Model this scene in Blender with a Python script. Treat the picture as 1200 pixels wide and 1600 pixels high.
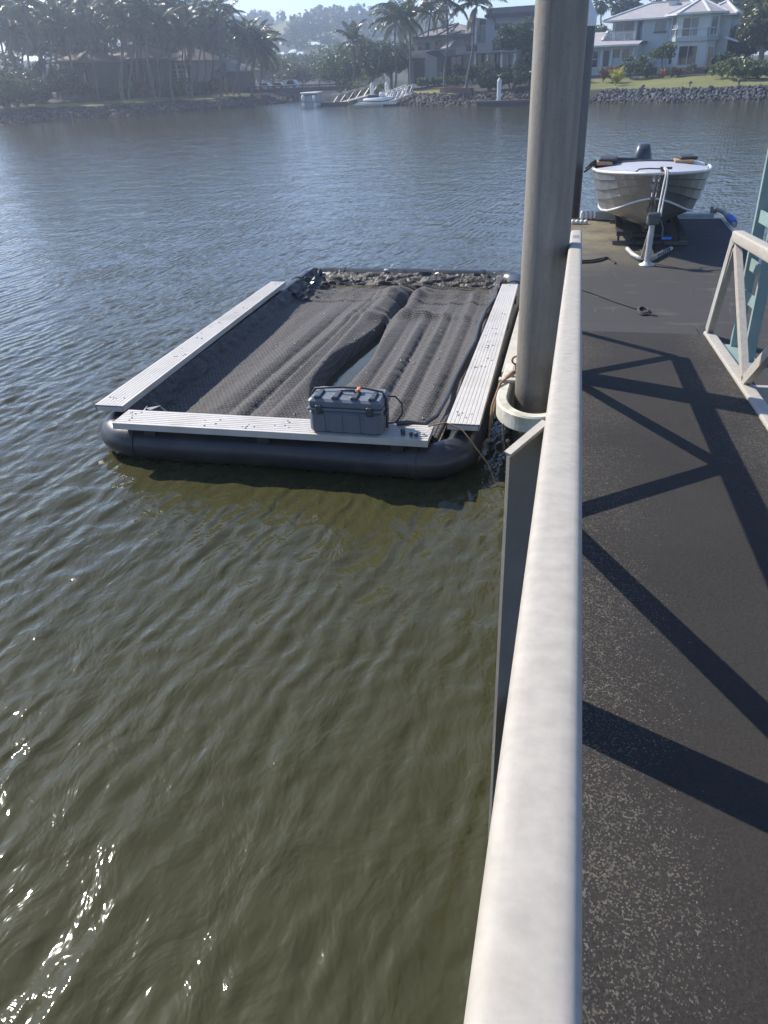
import bpy, math, random
import numpy as np
from mathutils import Matrix, Vector

for o in list(bpy.data.objects):
    bpy.data.objects.remove(o, do_unlink=True)
SC = bpy.context.scene
COL = SC.collection
R = math.radians

# ------------------------------------------------------------------ camera
CAM_H = 2.82
ROT = np.array([[0.97383899, 0.08222755, -0.21184018],
                [0.22449109, -0.49266887, 0.84076223],
                [-0.03523324, -0.86632327, -0.49823951]])   # camera right / down / forward -> world
FPX = 1202.0
cd = bpy.data.cameras.new('camera')
cam = bpy.data.objects.new('camera', cd)
COL.objects.link(cam)
cd.sensor_fit = 'VERTICAL'
cd.sensor_height = 24.0
cd.lens = 24.0 * FPX / 1600.0
cd.clip_start = 0.02
cd.clip_end = 3000
m = Matrix.Identity(4)
for i in range(3):
    m[i][0], m[i][1], m[i][2] = ROT[i, 0], -ROT[i, 1], -ROT[i, 2]
m[2][3] = CAM_H
cam.matrix_world = m
SC.camera = cam

# ------------------------------------------------------------------ light
SUN_DIR = Vector((-0.965, 0.50, 0.92)).normalized()      # towards the sun
SUN_EL = math.asin(SUN_DIR.z)
SUN_AZ = math.atan2(SUN_DIR.x, SUN_DIR.y)
w = bpy.data.worlds.new('World')
SC.world = w
w.use_nodes = True
nt = w.node_tree
nt.nodes.clear()
sky = nt.nodes.new('ShaderNodeTexSky')
sky.sky_type = 'NISHITA'
sky.sun_disc = False
sky.sun_elevation = SUN_EL
sky.sun_rotation = SUN_AZ % (2 * math.pi)
sky.air_density = 1.0
sky.dust_density = 0.15
sky.ozone_density = 3.0
bg = nt.nodes.new('ShaderNodeBackground')
bg.inputs['Strength'].default_value = 0.120
out = nt.nodes.new('ShaderNodeOutputWorld')
tint = nt.nodes.new('ShaderNodeMix')
tint.data_type = 'RGBA'
tint.blend_type = 'MULTIPLY'
tint.inputs[0].default_value = 1.0
tint.inputs[7].default_value = (0.93, 0.97, 1.15, 1)
nt.links.new(sky.outputs['Color'], tint.inputs[6])
nt.links.new(tint.outputs[2], bg.inputs['Color'])
nt.links.new(bg.outputs['Background'], out.inputs['Surface'])

sd = bpy.data.lights.new('sun', 'SUN')
sd.energy = 5.0
sd.angle = R(0.55)
sd.color = (1.0, 0.94, 0.85)
sun = bpy.data.objects.new('sun', sd)
COL.objects.link(sun)
sun.rotation_euler = SUN_DIR.to_track_quat('Z', 'Y').to_euler()
sun.location = (-40, 20, 60)

SC.view_settings.view_transform = 'Standard'
SC.view_settings.look = 'None'
SC.view_settings.exposure = 0.55
SC.view_settings.gamma = 1.0
SC.render.engine = 'CYCLES'
SC.cycles.use_denoising = True
SC.cycles.max_bounces = 8
SC.cycles.diffuse_bounces = 3
SC.cycles.glossy_bounces = 3
SC.cycles.transmission_bounces = 4
SC.cycles.transparent_max_bounces = 8
SC.cycles.volume_bounces = 1
SC.cycles.caustics_reflective = False
SC.cycles.caustics_refractive = False
SC.cycles.sample_clamp_indirect = 6.0

# ------------------------------------------------------------------ helpers
def ray(px, py):
    return ROT @ np.array([px - 600.0, py - 800.0, FPX])

def at_y(px, py, y):
    r = ray(px, py)
    t = y / r[1]
    return Vector((r[0] * t, y, CAM_H + r[2] * t))

def at_z(px, py, z):
    r = ray(px, py)
    t = (z - CAM_H) / r[2]
    return Vector((r[0] * t, r[1] * t, z))

class MB:
    """collects shapes in world coordinates and links them as one mesh object"""
    def __init__(self):
        self.v, self.f, self.sm, self.mi = [], [], [], []
        self.cur = 0
    def add(self, vs, fs, smooth=False):
        n = len(self.v)
        self.v += [tuple(p) for p in vs]
        self.f += [tuple(i + n for i in f) for f in fs]
        self.sm += [smooth] * len(fs)
        self.mi += [self.cur] * len(fs)
        return self
    def box(self, x0, x1, y0, y1, z0, z1):
        vs = [(x, y, z) for z in (z0, z1) for y in (y0, y1) for x in (x0, x1)]
        return self.add(vs, [(0, 2, 3, 1), (4, 5, 7, 6), (0, 1, 5, 4), (2, 6, 7, 3), (0, 4, 6, 2), (1, 3, 7, 5)])
    def cbox(self, c, sx, sy, sz, rz=0.0, bevel=0.0):
        """box of given full size about centre c, turned rz about z, corners optionally chamfered"""
        b = min(bevel, 0.45 * min(sx, sy, sz))
        cz, s = math.cos(rz), math.sin(rz)
        def tr(x, y, z):
            return (c[0] + x * cz - y * s, c[1] + x * s + y * cz, c[2] + z)
        hx, hy, hz = sx / 2, sy / 2, sz / 2
        if b <= 0:
            vs = [tr(x, y, z) for z in (-hz, hz) for y in (-hy, hy) for x in (-hx, hx)]
            return self.add(vs, [(0, 2, 3, 1), (4, 5, 7, 6), (0, 1, 5, 4), (2, 6, 7, 3), (0, 4, 6, 2), (1, 3, 7, 5)])
        def ring(ix, iy, z):
            return [(-ix + b, -iy, z), (ix - b, -iy, z), (ix, -iy + b, z), (ix, iy - b, z), (ix - b, iy, z), (-ix + b, iy, z), (-ix, iy - b, z), (-ix, -iy + b, z)]
        rings = [ring(hx - b, hy - b, -hz), ring(hx, hy, -hz + b), ring(hx, hy, hz - b), ring(hx - b, hy - b, hz)]
        vs = [tr(*p) for r in rings for p in r]
        fs = [tuple(range(7, -1, -1)), tuple(range(24, 32))]
        for k in range(3):
            for i in range(8):
                j = (i + 1) % 8
                fs.append((k * 8 + i, k * 8 + j, k * 8 + 8 + j, k * 8 + 8 + i))
        return self.add(vs, fs)
    def bar(self, a, b, wd, ht, up=(0, 0, 1)):
        """rectangular bar from a to b; wd across, ht along 'up'"""
        a, b, up = Vector(a), Vector(b), Vector(up)
        d = (b - a).normalized()
        s = d.cross(up).normalized()
        u = s.cross(d).normalized()
        vs = []
        for p in (a, b):
            for (i, j) in ((-1, -1), (1, -1), (1, 1), (-1, 1)):
                vs.append(p + s * (wd / 2 * i) + u * (ht / 2 * j))
        return self.add(vs, [(3, 2, 1, 0), (4, 5, 6, 7), (0, 1, 5, 4), (1, 2, 6, 5), (2, 3, 7, 6), (3, 0, 4, 7)])
    def tube(self, pts, r, n=10, closed=False, caps=True, prof=None, up=(0, 0, 1)):
        """swept section (circle of radius r, or list r, or profile of (s,u) points)"""
        pts = [Vector(p) for p in pts]
        rs = r if isinstance(r, (list, tuple)) else [r] * len(pts)
        N = len(pts)
        rings = []
        prev = None
        for i, p in enumerate(pts):
            if closed:
                d = (pts[(i + 1) % N] - pts[i - 1]).normalized()
            else:
                d = (pts[min(i + 1, N - 1)] - pts[max(i - 1, 0)]).normalized()
            if prev is None:
                u0 = Vector(up)
                if abs(d.dot(u0)) > 0.95:
                    u0 = Vector((1, 0, 0))
                s = d.cross(u0).normalized()
            else:
                s = (prev - d * prev.dot(d)).normalized()
            prev = s
            u = s.cross(d).normalized()
            if prof:
                rings.append([p + s * a + u * b for a, b in prof])
            else:
                rings.append([p + s * (rs[i] * math.cos(2 * math.pi * k / n)) + u * (rs[i] * math.sin(2 * math.pi * k / n)) for k in range(n)])
        m_ = len(rings[0])
        vs = [q for rg in rings for q in rg]
        fs = []
        L = N if closed else N - 1
        for i in range(L):
            i2 = (i + 1) % N
            for k in range(m_):
                k2 = (k + 1) % m_
                fs.append((i * m_ + k, i2 * m_ + k, i2 * m_ + k2, i * m_ + k2))
        self.add(vs, fs, True)
        if caps and not closed:
            self.add(rings[0], [tuple(range(m_))])
            self.add(rings[-1], [tuple(range(m_ - 1, -1, -1))])
        return self
    def lathe(self, prof, c, n=20, cap=True):
        """prof: list of (radius, z) about vertical axis through c"""
        vs, fs = [], []
        for (r, z) in prof:
            for k in range(n):
                a = 2 * math.pi * k / n
                vs.append((c[0] + r * math.cos(a), c[1] + r * math.sin(a), c[2] + z))
        for i in range(len(prof) - 1):
            for k in range(n):
                k2 = (k + 1) % n
                fs.append((i * n + k, i * n + k2, (i + 1) * n + k2, (i + 1) * n + k))
        self.add(vs, fs, True)
        if cap:
            self.add(vs[-n:], [tuple(range(n))])
            self.add(vs[:n], [tuple(range(n - 1, -1, -1))])
        return self
    def prism(self, poly, ext):
        """polygon (list of 3-D points) pushed along vector ext"""
        n = len(poly)
        e = Vector(ext)
        vs = [Vector(p) for p in poly] + [Vector(p) + e for p in poly]
        fs = [tuple(range(n)), tuple(range(2 * n - 1, n - 1, -1))]
        for i in range(n):
            j = (i + 1) % n
            fs.append((i, i + n, j + n, j))
        return self.add(vs, fs)
    def grid(self, P, smooth=True):
        """P: (rows, cols, 3) array"""
        P = np.asarray(P)
        a, b = P.shape[:2]
        fs = [(i * b + j, i * b + j + 1, (i + 1) * b + j + 1, (i + 1) * b + j) for i in range(a - 1) for j in range(b - 1)]
        return self.add(P.reshape(-1, 3).tolist(), fs, smooth)
    def build(self, name, mat, parent=None, origin=None):
        me = bpy.data.meshes.new(name)
        org = Vector((0, 0, 0))
        if parent is not None:
            org = wpos(parent)
        elif origin is not None:
            org = Vector(origin)
        vs = [(p[0] - org[0], p[1] - org[1], p[2] - org[2]) for p in self.v]
        me.from_pydata(vs, [], self.f)
        me.polygons.foreach_set('use_smooth', self.sm)
        mats = mat if isinstance(mat, (list, tuple)) else [mat]
        for q in mats:
            me.materials.append(q)
        if len(mats) > 1:
            me.polygons.foreach_set('material_index', self.mi)
        me.update()
        o = bpy.data.objects.new(name, me)
        COL.objects.link(o)
        if parent is not None:
            o.parent = parent
        elif origin is not None:
            o.location = org
        return o

def wpos(o):
    p = Vector((0, 0, 0))
    while o is not None:
        p += o.location
        o = o.parent
    return p

def tag(o, label=None, cat=None, group=None, kind=None):
    if label: o['label'] = label
    if cat: o['category'] = cat
    if group: o['group'] = group
    if kind: o['kind'] = kind
    return o

def thing(name, label, cat, loc=(0, 0, 0), group=None):
    o = bpy.data.objects.new(name, None)
    o.empty_display_size = 0.2
    COL.objects.link(o)
    o.location = loc
    return tag(o, label, cat, group)

def fast_mesh(name, V, quads, mat, smooth=True):
    V = np.asarray(V, dtype=np.float32)
    Q = np.asarray(quads, dtype=np.int32)
    me = bpy.data.meshes.new(name)
    me.vertices.add(len(V))
    me.vertices.foreach_set('co', V.ravel())
    k = Q.shape[1]
    me.loops.add(Q.size)
    me.loops.foreach_set('vertex_index', Q.ravel())
    me.polygons.add(len(Q))
    me.polygons.foreach_set('loop_start', np.arange(0, Q.size, k, dtype=np.int32))
    me.polygons.foreach_set('loop_total', np.full(len(Q), k, dtype=np.int32))
    me.polygons.foreach_set('use_smooth', np.full(len(Q), smooth, dtype=bool))
    me.update(calc_edges=True)
    me.materials.append(mat)
    return me

def link(name, me, parent=None, loc=(0, 0, 0), rot=(0, 0, 0), scale=(1, 1, 1)):
    o = bpy.data.objects.new(name, me)
    COL.objects.link(o)
    o.location, o.rotation_euler, o.scale = loc, rot, scale
    if parent is not None:
        o.parent = parent
    return o

# ------------------------------------------------------------------ materials
class NT:
    def __init__(self, name):
        self.m = bpy.data.materials.new(name)
        self.m.use_nodes = True
        self.t = self.m.node_tree
        self.b = self.t.nodes['Principled BSDF']
        self.tc = None
    def n(self, kind, **kw):
        x = self.t.nodes.new('ShaderNode' + kind)
        for k, v in kw.items():
            setattr(x, k, v)
        return x
    def l(self, a, b):
        self.t.links.new(a, b)
    def coord(self, scale=(1, 1, 1), rot=(0, 0, 0), kind='Object'):
        if self.tc is None:
            self.tc = self.n('TexCoord')
        mp = self.n('Mapping')
        mp.inputs['Scale'].default_value = scale
        mp.inputs['Rotation'].default_value = rot
        self.l(self.tc.outputs[kind], mp.inputs['Vector'])
        return mp.outputs['Vector']
    def noise(self, scale, detail=3, rough=0.55, vec=None, dist=0.0):
        x = self.n('TexNoise')
        x.inputs['Scale'].default_value = scale
        x.inputs['Detail'].default_value = detail
        x.inputs['Roughness'].default_value = rough
        x.inputs['Distortion'].default_value = dist
        self.l(vec if vec is not None else self.coord(), x.inputs['Vector'])
        return x.outputs['Fac']
    def ramp(self, fac, stops):
        x = self.n('ValToRGB')
        e = x.color_ramp.elements
        while len(e) < len(stops):
            e.new(0.5)
        for i, (p, c) in enumerate(stops):
            e[i].position = p
            e[i].color = (c[0], c[1], c[2], 1) if isinstance(c, (tuple, list)) else (c, c, c, 1)
        self.l(fac, x.inputs['Fac'])
        return x.outputs['Color']
    def mix(self, fac, a, b, mode='MIX'):
        x = self.n('Mix', data_type='RGBA', blend_type=mode)
        for s, v in ((x.inputs[0], fac), (x.inputs[6], a), (x.inputs[7], b)):
            if hasattr(v, 'is_output'):
                self.l(v, s)
            elif isinstance(v, (int, float)):
                s.default_value = v
            else:
                s.default_value = (v[0], v[1], v[2], 1)
        return x.outputs[2]
    def math(self, op, a, b=0.0, clamp=False):
        x = self.n('Math', operation=op, use_clamp=clamp)
        for s, v in ((x.inputs[0], a), (x.inputs[1], b)):
            if hasattr(v, 'is_output'):
                self.l(v, s)
            else:
                s.default_value = v
        return x.outputs[0]
    def bump(self, h, strength=0.3, dist=0.01, normal=None):
        x = self.n('Bump')
        x.inputs['Strength'].default_value = strength
        x.inputs['Distance'].default_value = dist
        self.l(h, x.inputs['Height'])
        if normal is not None:
            self.l(normal, x.inputs['Normal'])
        return x.outputs['Normal']
    def set(self, **kw):
        for k, v in kw.items():
            s = self.b.inputs[k.replace('_', ' ')]
            if hasattr(v, 'is_output'):
                self.l(v, s)
            elif isinstance(v, (tuple, list)) and len(v) == 3:
                s.default_value = (v[0], v[1], v[2], 1)
            else:
                s.default_value = v
        return self

def plain(name, col, rough=0.6, var=0.25, scale=6.0, metal=0.0, bump=0.0, bscale=None, stain=None, spec=0.5):
    t = NT(name)
    f = t.noise(scale, 4, 0.6)
    c = t.ramp(f, [(0.25, [q * (1 - var) for q in col]), (0.75, [min(1, q * (1 + var)) for q in col])])
    if stain:
        g = t.noise(scale * 0.35, 5, 0.65)
        k = t.ramp(g, [(0.5, 0.0), (0.68, 1.0)])
        c = t.mix(t.math('MULTIPLY', k, stain[1]), c, stain[0])
    t.set(Base_Color=c, Roughness=rough, Metallic=metal)
    t.b.inputs['Specular IOR Level'].default_value = spec
    if bump:
        h = t.noise(bscale or scale * 5, 4, 0.6)
        t.set(Normal=t.bump(h, bump, 0.01))
    return t.m

def leafmat(name, c1, c2, rough=0.45, trans=0.25):
    t = NT(name)
    g = t.n('NewGeometry')
    oi = t.n('ObjectInfo')
    f = t.math('MULTIPLY_ADD', g.outputs['Random Per Island'], 0.75)
    f = t.math('ADD', t.math('MULTIPLY', g.outputs['Random Per Island'], 0.7), t.math('MULTIPLY', oi.outputs['Random'], 0.3))
    c = t.mix(f, c1, c2)
    t.set(Base_Color=c, Roughness=rough)
    tr = t.n('BsdfTranslucent')
    t.l(t.mix(0.5, c, (c2[0] * 1.2, c2[1] * 1.35, c2[2] * 0.7)), tr.inputs['Color'])
    mx = t.n('MixShader')
    mx.inputs[0].default_value = trans
    t.l(t.b.outputs[0], mx.inputs[1])
    t.l(tr.outputs[0], mx.inputs[2])
    t.l(mx.outputs[0], t.t.nodes['Material Output'].inputs['Surface'])
    return t.m

M = {}
M['alu'] = plain('mill_aluminium', (0.385, 0.355, 0.305), 0.62, 0.13, 28, 0.0, 0.045, 300, ((0.30, 0.26, 0.20), 0.20), 0.3)
M['alu_dull'] = plain('weathered_aluminium', (0.45, 0.44, 0.41), 0.5, 0.16, 9, 0.25, 0.08, 120, ((0.30, 0.27, 0.22), 0.6))
M['white'] = plain('white_paint', (0.74, 0.74, 0.71), 0.5, 0.06, 5, 0, 0.05, 40, ((0.55, 0.52, 0.45), 0.4))
M['rust'] = plain('rusty_steel', (0.20, 0.11, 0.06), 0.8, 0.4, 20, 0.1, 0.3, 80)
M['black_rubber'] = plain('black_rubber', (0.022, 0.022, 0.024), 0.55, 0.3, 10, 0, 0.1, 60)
M['black_pipe'] = plain('black_polyethylene', (0.028, 0.029, 0.032), 0.38, 0.25, 5, 0, 0.06, 60, ((0.09, 0.085, 0.075), 0.5))
M['dark_steel'] = plain('dark_grey_steel', (0.10, 0.10, 0.098), 0.45, 0.15, 8, 0.3, 0.08, 60)
M['teal'] = plain('teal_paint', (0.24, 0.33, 0.31), 0.45, 0.12, 6, 0, 0.05, 50, ((0.10, 0.18, 0.16), 0.4))
M['box_grey'] = plain('grey_moulded_plastic', (0.13, 0.15, 0.175), 0.5, 0.1, 10, 0, 0.08, 200)
M['box_dark'] = plain('dark_moulded_plastic', (0.05, 0.055, 0.065), 0.5, 0.1, 10, 0, 0.05, 200)
M['orange'] = plain('orange_plastic', (0.75, 0.18, 0.04), 0.5, 0.1, 10)
M['blue'] = plain('blue_fabric', (0.05, 0.16, 0.55), 0.6, 0.15, 20)
M['rope'] = plain('weathered_rope', (0.24, 0.15, 0.08), 0.9, 0.4, 60, 0, 0.4, 200)
M['rope_dark'] = plain('dark_rope', (0.045, 0.04, 0.04), 0.9, 0.4, 60, 0, 0.4, 200)
M['rope_pale'] = plain('pale_strap', (0.50, 0.48, 0.43), 0.8, 0.2, 60, 0, 0.2, 200)
M['growth'] = plain('shell_growth', (0.16, 0.14, 0.10), 0.9, 0.6, 40, 0, 0.6, 90)
# ------------------------------------------------------------------ special materials
def water_mat():
    t = NT('river_water')
    big = t.noise(0.35, 3, 0.5)
    c = t.ramp(big, [(0.3, (0.044, 0.043, 0.018)), (0.7, (0.056, 0.053, 0.024))])
    t.set(Base_Color=c, Roughness=0.065, IOR=1.333)
    v1 = t.coord((1.0, 0.42, 1.0), (0, 0, R(-12)))
    n1 = t.noise(7.0, 2, 0.5, v1, 0.4)
    v2 = t.coord((1.0, 0.7, 1.0), (0, 0, R(24)))
    n2 = t.noise(3.4, 4, 0.55, v2, 0.5)
    v3 = t.coord((0.7, 1.0, 1.0), (0, 0, R(10)))
    n3 = t.noise(1.1, 2, 0.5, v3, 0.4)
    v4 = t.coord((1.0, 0.5, 1.0), (0, 0, R(-30)))
    n4 = t.noise(22.0, 1, 0.5, v4, 0.3)
    at = t.n('Attribute', attribute_name='calm')
    live = t.math('SUBTRACT', 1.0, at.outputs['Fac'], True)
    def wave(h, dist, nrm=None):
        x = t.bump(h, 1.0, dist, nrm)
        t.l(live, x.node.inputs['Strength'])
        return x
    wv = t.n('TexWave', wave_type='BANDS', bands_direction='X', wave_profile='SIN')
    wv.inputs['Scale'].default_value = 2.3
    wv.inputs['Distortion'].default_value = 5.5
    wv.inputs['Detail'].default_value = 1.5
    wv.inputs['Detail Scale'].default_value = 1.1
    t.l(t.coord((1, 1, 1), (0, 0, R(9))), wv.inputs['Vector'])
    patch = t.ramp(t.noise(0.8, 2, 0.5), [(0.35, 0.15), (0.65, 1.0)])
    b = wave(n3, 0.032)
    b = wave(t.math('MULTIPLY', wv.outputs['Fac'], patch), 0.0075, b)
    b = wave(n2, 0.028, b)
    b = wave(n1, 0.0095, b)
    b = wave(n4, 0.0035, b)
    t.set(Normal=b)
    return t.m
M['water'] = water_mat()

def deck_mat(name, xl, xr, amount):
    """black grit coating, pale worn speckle gathering along both edges"""
    t = NT(name)
    co = t.coord()
    sx = t.n('SeparateXYZ')
    t.l(co, sx.inputs[0])
    x = sx.outputs['X']
    big = t.noise(1.7, 5, 0.65)
    fine = t.noise(95, 3, 0.7)
    base = t.ramp(fine, [(0.25, (0.0085, 0.0075, 0.0066)), (0.8, (0.037, 0.033, 0.029))])
    base = t.mix(t.ramp(t.noise(0.9, 4, 0.6), [(0.4, 0.0), (0.75, 0.5)]), base, (0.040, 0.035, 0.029))
    # distance from the edges
    dl = t.math('SUBTRACT', 1.0, t.math('DIVIDE', t.math('SUBTRACT', x, xl), 0.62), True)
    dr = t.math('SUBTRACT', 1.0, t.math('DIVIDE', t.math('SUBTRACT', xr, x), 0.50), True)
    edge = t.math('MAXIMUM', dl, t.math('MULTIPLY', dr, 1.05))
    k = t.math('ADD', t.math('MULTIPLY', edge, 0.52), t.math('MULTIPLY', big, 0.85))
    k = t.math('ADD', k, -0.36 + amount)
    vo = t.n('TexVoronoi')
    vo.inputs['Scale'].default_value = 240
    t.l(t.coord((1.0, 0.8, 1)), vo.inputs['Vector'])
    vs_ = t.n('SeparateColor')
    t.l(vo.outputs['Color'], vs_.inputs[0])
    sp = t.noise(230, 3, 0.85, t.coord((1, 0.6, 1)))
    s2 = t.math('GREATER_THAN', t.math('ADD', t.math('MULTIPLY', k, 0.95), t.math('MULTIPLY', sp, 0.55)), t.math('ADD', t.math('MULTIPLY', vs_.outputs[0], 0.95), 0.47))
    lc = t.ramp(t.noise(3.5, 3), [(0.3, (0.20, 0.155, 0.115)), (0.7, (0.14, 0.13, 0.085))])
    lc = t.mix(t.math('MULTIPLY', vs_.outputs[1], 0.6), lc, (0.26, 0.235, 0.20))
    c = t.mix(t.math('MULTIPLY', s2, t.ramp(t.noise(30, 2), [(0.35, 0.16), (0.65, 0.58)])), base, lc)
    t.set(Base_Color=c, Roughness=0.85)
    t.b.inputs['Specular IOR Level'].default_value = 0.3
    t.set(Normal=t.bump(t.math('ADD', fine, t.math('MULTIPLY', s2, 0.6)), 0.7, 0.004))
    return t.m
M['deck'] = deck_mat('grit_walkway', 0.06, 1.30, 0.0)

def dock_mat():
    t = NT('pontoon_grit')
    fine = t.noise(80, 3, 0.7)
    base = t.ramp(fine, [(0.25, (0.022, 0.0205, 0.019)), (0.8, (0.053, 0.048, 0.043))])
    co = t.coord()
    sx = t.n('SeparateXYZ')
    t.l(co, sx.inputs[0])
    far = t.math('MULTIPLY', t.math('SUBTRACT', sx.outputs['Y'], 10.4), 0.45, True)
    lft = t.math('SUBTRACT', 1.0, t.math('MULTIPLY', t.math('SUBTRACT', sx.outputs['X'], 0.35), 0.8), True)
    mud = t.math('MULTIPLY', far, lft, True)
    k = t.math('MULTIPLY', mud, t.ramp(t.noise(2.2, 5, 0.7), [(0.28, 0.15), (0.62, 1.0)]), True)
    c = t.mix(t.math('MULTIPLY', k, 0.8), base, (0.24, 0.20, 0.12))
    st = t.ramp(t.noise(2.6, 5, 0.65, t.coord((0.5, 1.6, 1))), [(0.56, 0.0), (0.72, 0.45)])
    c = t.mix(st, c, (0.15, 0.135, 0.11))
    scr = t.ramp(t.noise(7, 2, 0.5, t.coord((1, 0.12, 1), (0, 0, 0.5)), 1.5), [(0.70, 0.0), (0.76, 0.25)])
    c = t.mix(scr, c, (0.2, 0.18, 0.15))
    t.set(Base_Color=c, Roughness=0.85, Normal=t.bump(fine, 0.5, 0.003))
    return t.m
M['dock'] = dock_mat()

def net_mat():
    t = NT('knitted_oyster_mesh')
    v = t.coord((1, 1, 1), (0, 0, R(4)))
    br = t.n('TexBrick')
    br.inputs['Scale'].default_value = 1.0
    br.inputs['Brick Width'].default_value = 0.046
    br.inputs['Row Height'].default_value = 0.034
    br.inputs['Mortar Size'].default_value = 0.0075
    br.inputs['Mortar Smooth'].default_value = 0.6
    br.inputs['Color1'].default_value = (0.007, 0.007, 0.007, 1)
    br.inputs['Color2'].default_value = (0.016, 0.015, 0.014, 1)
    br.inputs['Mortar'].default_value = (0.105, 0.090, 0.072, 1)
    t.l(v, br.inputs['Vector'])
    dusty = t.ramp(t.noise(1.4, 5, 0.6), [(0.35, 0.0), (0.8, 0.40)])
    c = t.mix(dusty, br.outputs['Color'], (0.060, 0.052, 0.042))
    sp = t.math('GREATER_THAN', t.noise(55, 4, 0.75), 0.71)
    c = t.mix(t.math('MULTIPLY', sp, 0.6), c, (0.34, 0.31, 0.25))
    t.set(Base_Color=c, Roughness=0.8)
    t.b.inputs['Sheen Weight'].default_value = 0.12
    t.set(Normal=t.bump(br.outputs['Fac'], 0.8, 0.006))
    return t.m
M['net'] = net_mat()

def liner_mat():
    t = NT('crumpled_black_plastic')
    t.set(Base_Color=(0.016, 0.016, 0.017), Roughness=0.4)
    n1 = t.noise(9, 5, 0.65, None, 1.2)
    t.set(Normal=t.bump(n1, 0.9, 0.05))
    return t.m
M['liner'] = liner_mat()

def pile_mat():
    t = NT('weathered_pile_sleeve')
    v = t.coord((1, 1, 0.10))
    st = t.noise(9, 5, 0.65, v)
    c = t.ramp(st, [(0.25, (0.17, 0.15, 0.122)), (0.55, (0.275, 0.248, 0.208)), (0.8, (0.36, 0.325, 0.275))])
    sx = t.n('SeparateXYZ')
    t.l(t.coord(), sx.inputs[0])
    low = t.math('SUBTRACT', 1.0, t.math('MULTIPLY', t.math('ADD', sx.outputs['Z'], -0.1), 0.75), True)
    low = t.math('MULTIPLY', low, t.ramp(t.noise(5, 4, 0.6), [(0.3, 0.3), (0.7, 1.0)]))
    c = t.mix(low, c, (0.11, 0.085, 0.045))
    gr = t.noise(45, 4, 0.7)
    c = t.mix(t.ramp(gr, [(0.55, 0.0), (0.75, 0.5)]), c, (0.10, 0.09, 0.075))
    t.set(Base_Color=c, Roughness=0.7, Normal=t.bump(gr, 0.35, 0.01))
    return t.m
M['pile'] = pile_mat()
M['ring'] = plain('stained_white_ring', (0.62, 0.60, 0.50), 0.55, 0.12, 8, 0, 0.1, 60, ((0.30, 0.24, 0.12), 0.75))
M['board'] = plain('ribbed_aluminium_plank', (0.53, 0.50, 0.45), 0.55, 0.08, 5, 0.05, 0.1, 90, ((0.38, 0.35, 0.28), 0.5))
M['hull'] = plain('bare_aluminium_hull', (0.36, 0.36, 0.355), 0.36, 0.14, 5, 0.75, 0.12, 30, ((0.25, 0.24, 0.22), 0.6))
M['hull_rim'] = plain('bright_alu_trim', (0.60, 0.59, 0.56), 0.45, 0.1, 8, 0.3, 0.05, 60)
M['hull_in'] = plain('pale_grey_boat_paint', (0.40, 0.40, 0.43), 0.5, 0.06, 5)
M['cowl'] = plain('charcoal_cowling', (0.045, 0.055, 0.075), 0.35, 0.15, 6)
M['timber'] = plain('weathered_timber', (0.33, 0.21, 0.12), 0.7, 0.35, 12, 0, 0.2, 60)
M['side_plate'] = plain('shade_darkened_plate', (0.15, 0.145, 0.13), 0.5, 0.12, 9, 0.0, 0.06, 60)  # pale metal coloured darker to stand for the shade on its face
M['edge'] = plain('pale_edge_beam', (0.50, 0.46, 0.36), 0.65, 0.15, 5, 0, 0.1, 40, ((0.28, 0.22, 0.14), 0.6))

# ------------------------------------------------------------------ water: one sheet, finer near the landing
def axis(lo, hi, d0, d1, step, grow):
    mid = list(np.arange(d0, d1, step))
    s, x, up = step, d1, []
    while x < hi:
        up.append(x); s *= grow; x += s
    up.append(hi)
    s, x, dn = step, d0, []
    while True:
        s *= grow; x -= s
        if x <= lo: break
        dn.append(x)
    dn.append(lo)
    return np.array(dn[::-1] + mid + up)

rngw = np.random.default_rng(5)
xs = axis(-322, 322, -6.0, 0.4, 0.032, 1.014)
ys = axis(-66, 200, 0.2, 6.4, 0.032, 1.010)
X, Y = np.meshgrid(xs, ys)
DX, DY = np.meshgrid(np.gradient(xs), np.gradient(ys))
STEP = np.maximum(DX, DY)
Z = np.zeros_like(X)
for k in range(100):
    lam = 0.10 * (0.55 / 0.10) ** (rngw.random() ** 1.3)
    base_dir = R(-8) if rngw.random() < 0.80 else R(-70)
    th = base_dir + rngw.normal(0, R(13 if k % 3 else 30))
    kk = 2 * math.pi / lam
    amp = 0.0042 * 0.52 * lam ** 0.66 * (0.6 + 0.8 * rngw.random())
    fade = np.clip((lam / np.hypot(DX * math.cos(th), DY * math.sin(th)) - 2.6) / 2.0, 0, 1)
    ph = kk * (X * math.cos(th) + Y * math.sin(th)) + rngw.random() * 6.283
    # wave groups: amplitude wanders so that crests start and end
    env = 0.62 + 0.38 * np.sin(0.13 * kk * (X * math.sin(th + 0.4) - Y * math.cos(th + 0.4)) + rngw.random() * 6.283)
    Z += amp * fade * env * np.sin(ph)
def softbox(a, lo, hi, s):
    return 1 / (1 + np.exp(-(a - lo) / s)) / (1 + np.exp((a - hi) / s))
calm = softbox(X, -3.85, -0.75, 0.06) * softbox(Y, 5.4, 11.3, 0.06)
Z *= 1 - 0.92 * calm
ny, nx = X.shape
idx = np.arange(ny * nx).reshape(ny, nx)
Q = np.stack([idx[:-1, :-1], idx[:-1, 1:], idx[1:, 1:], idx[1:, :-1]], -1).reshape(-1, 4)
water = link('water', fast_mesh('water', np.stack([X, Y, Z], -1).reshape(-1, 3), Q, M['water']))
ca = water.data.attributes.new('calm', 'FLOAT', 'POINT')
ca.data.foreach_set('value', (calm * 0.93).astype(np.float32).ravel())
tag(water, 'murky olive river water, rippled, with sun glitter', kind='structure')

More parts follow.
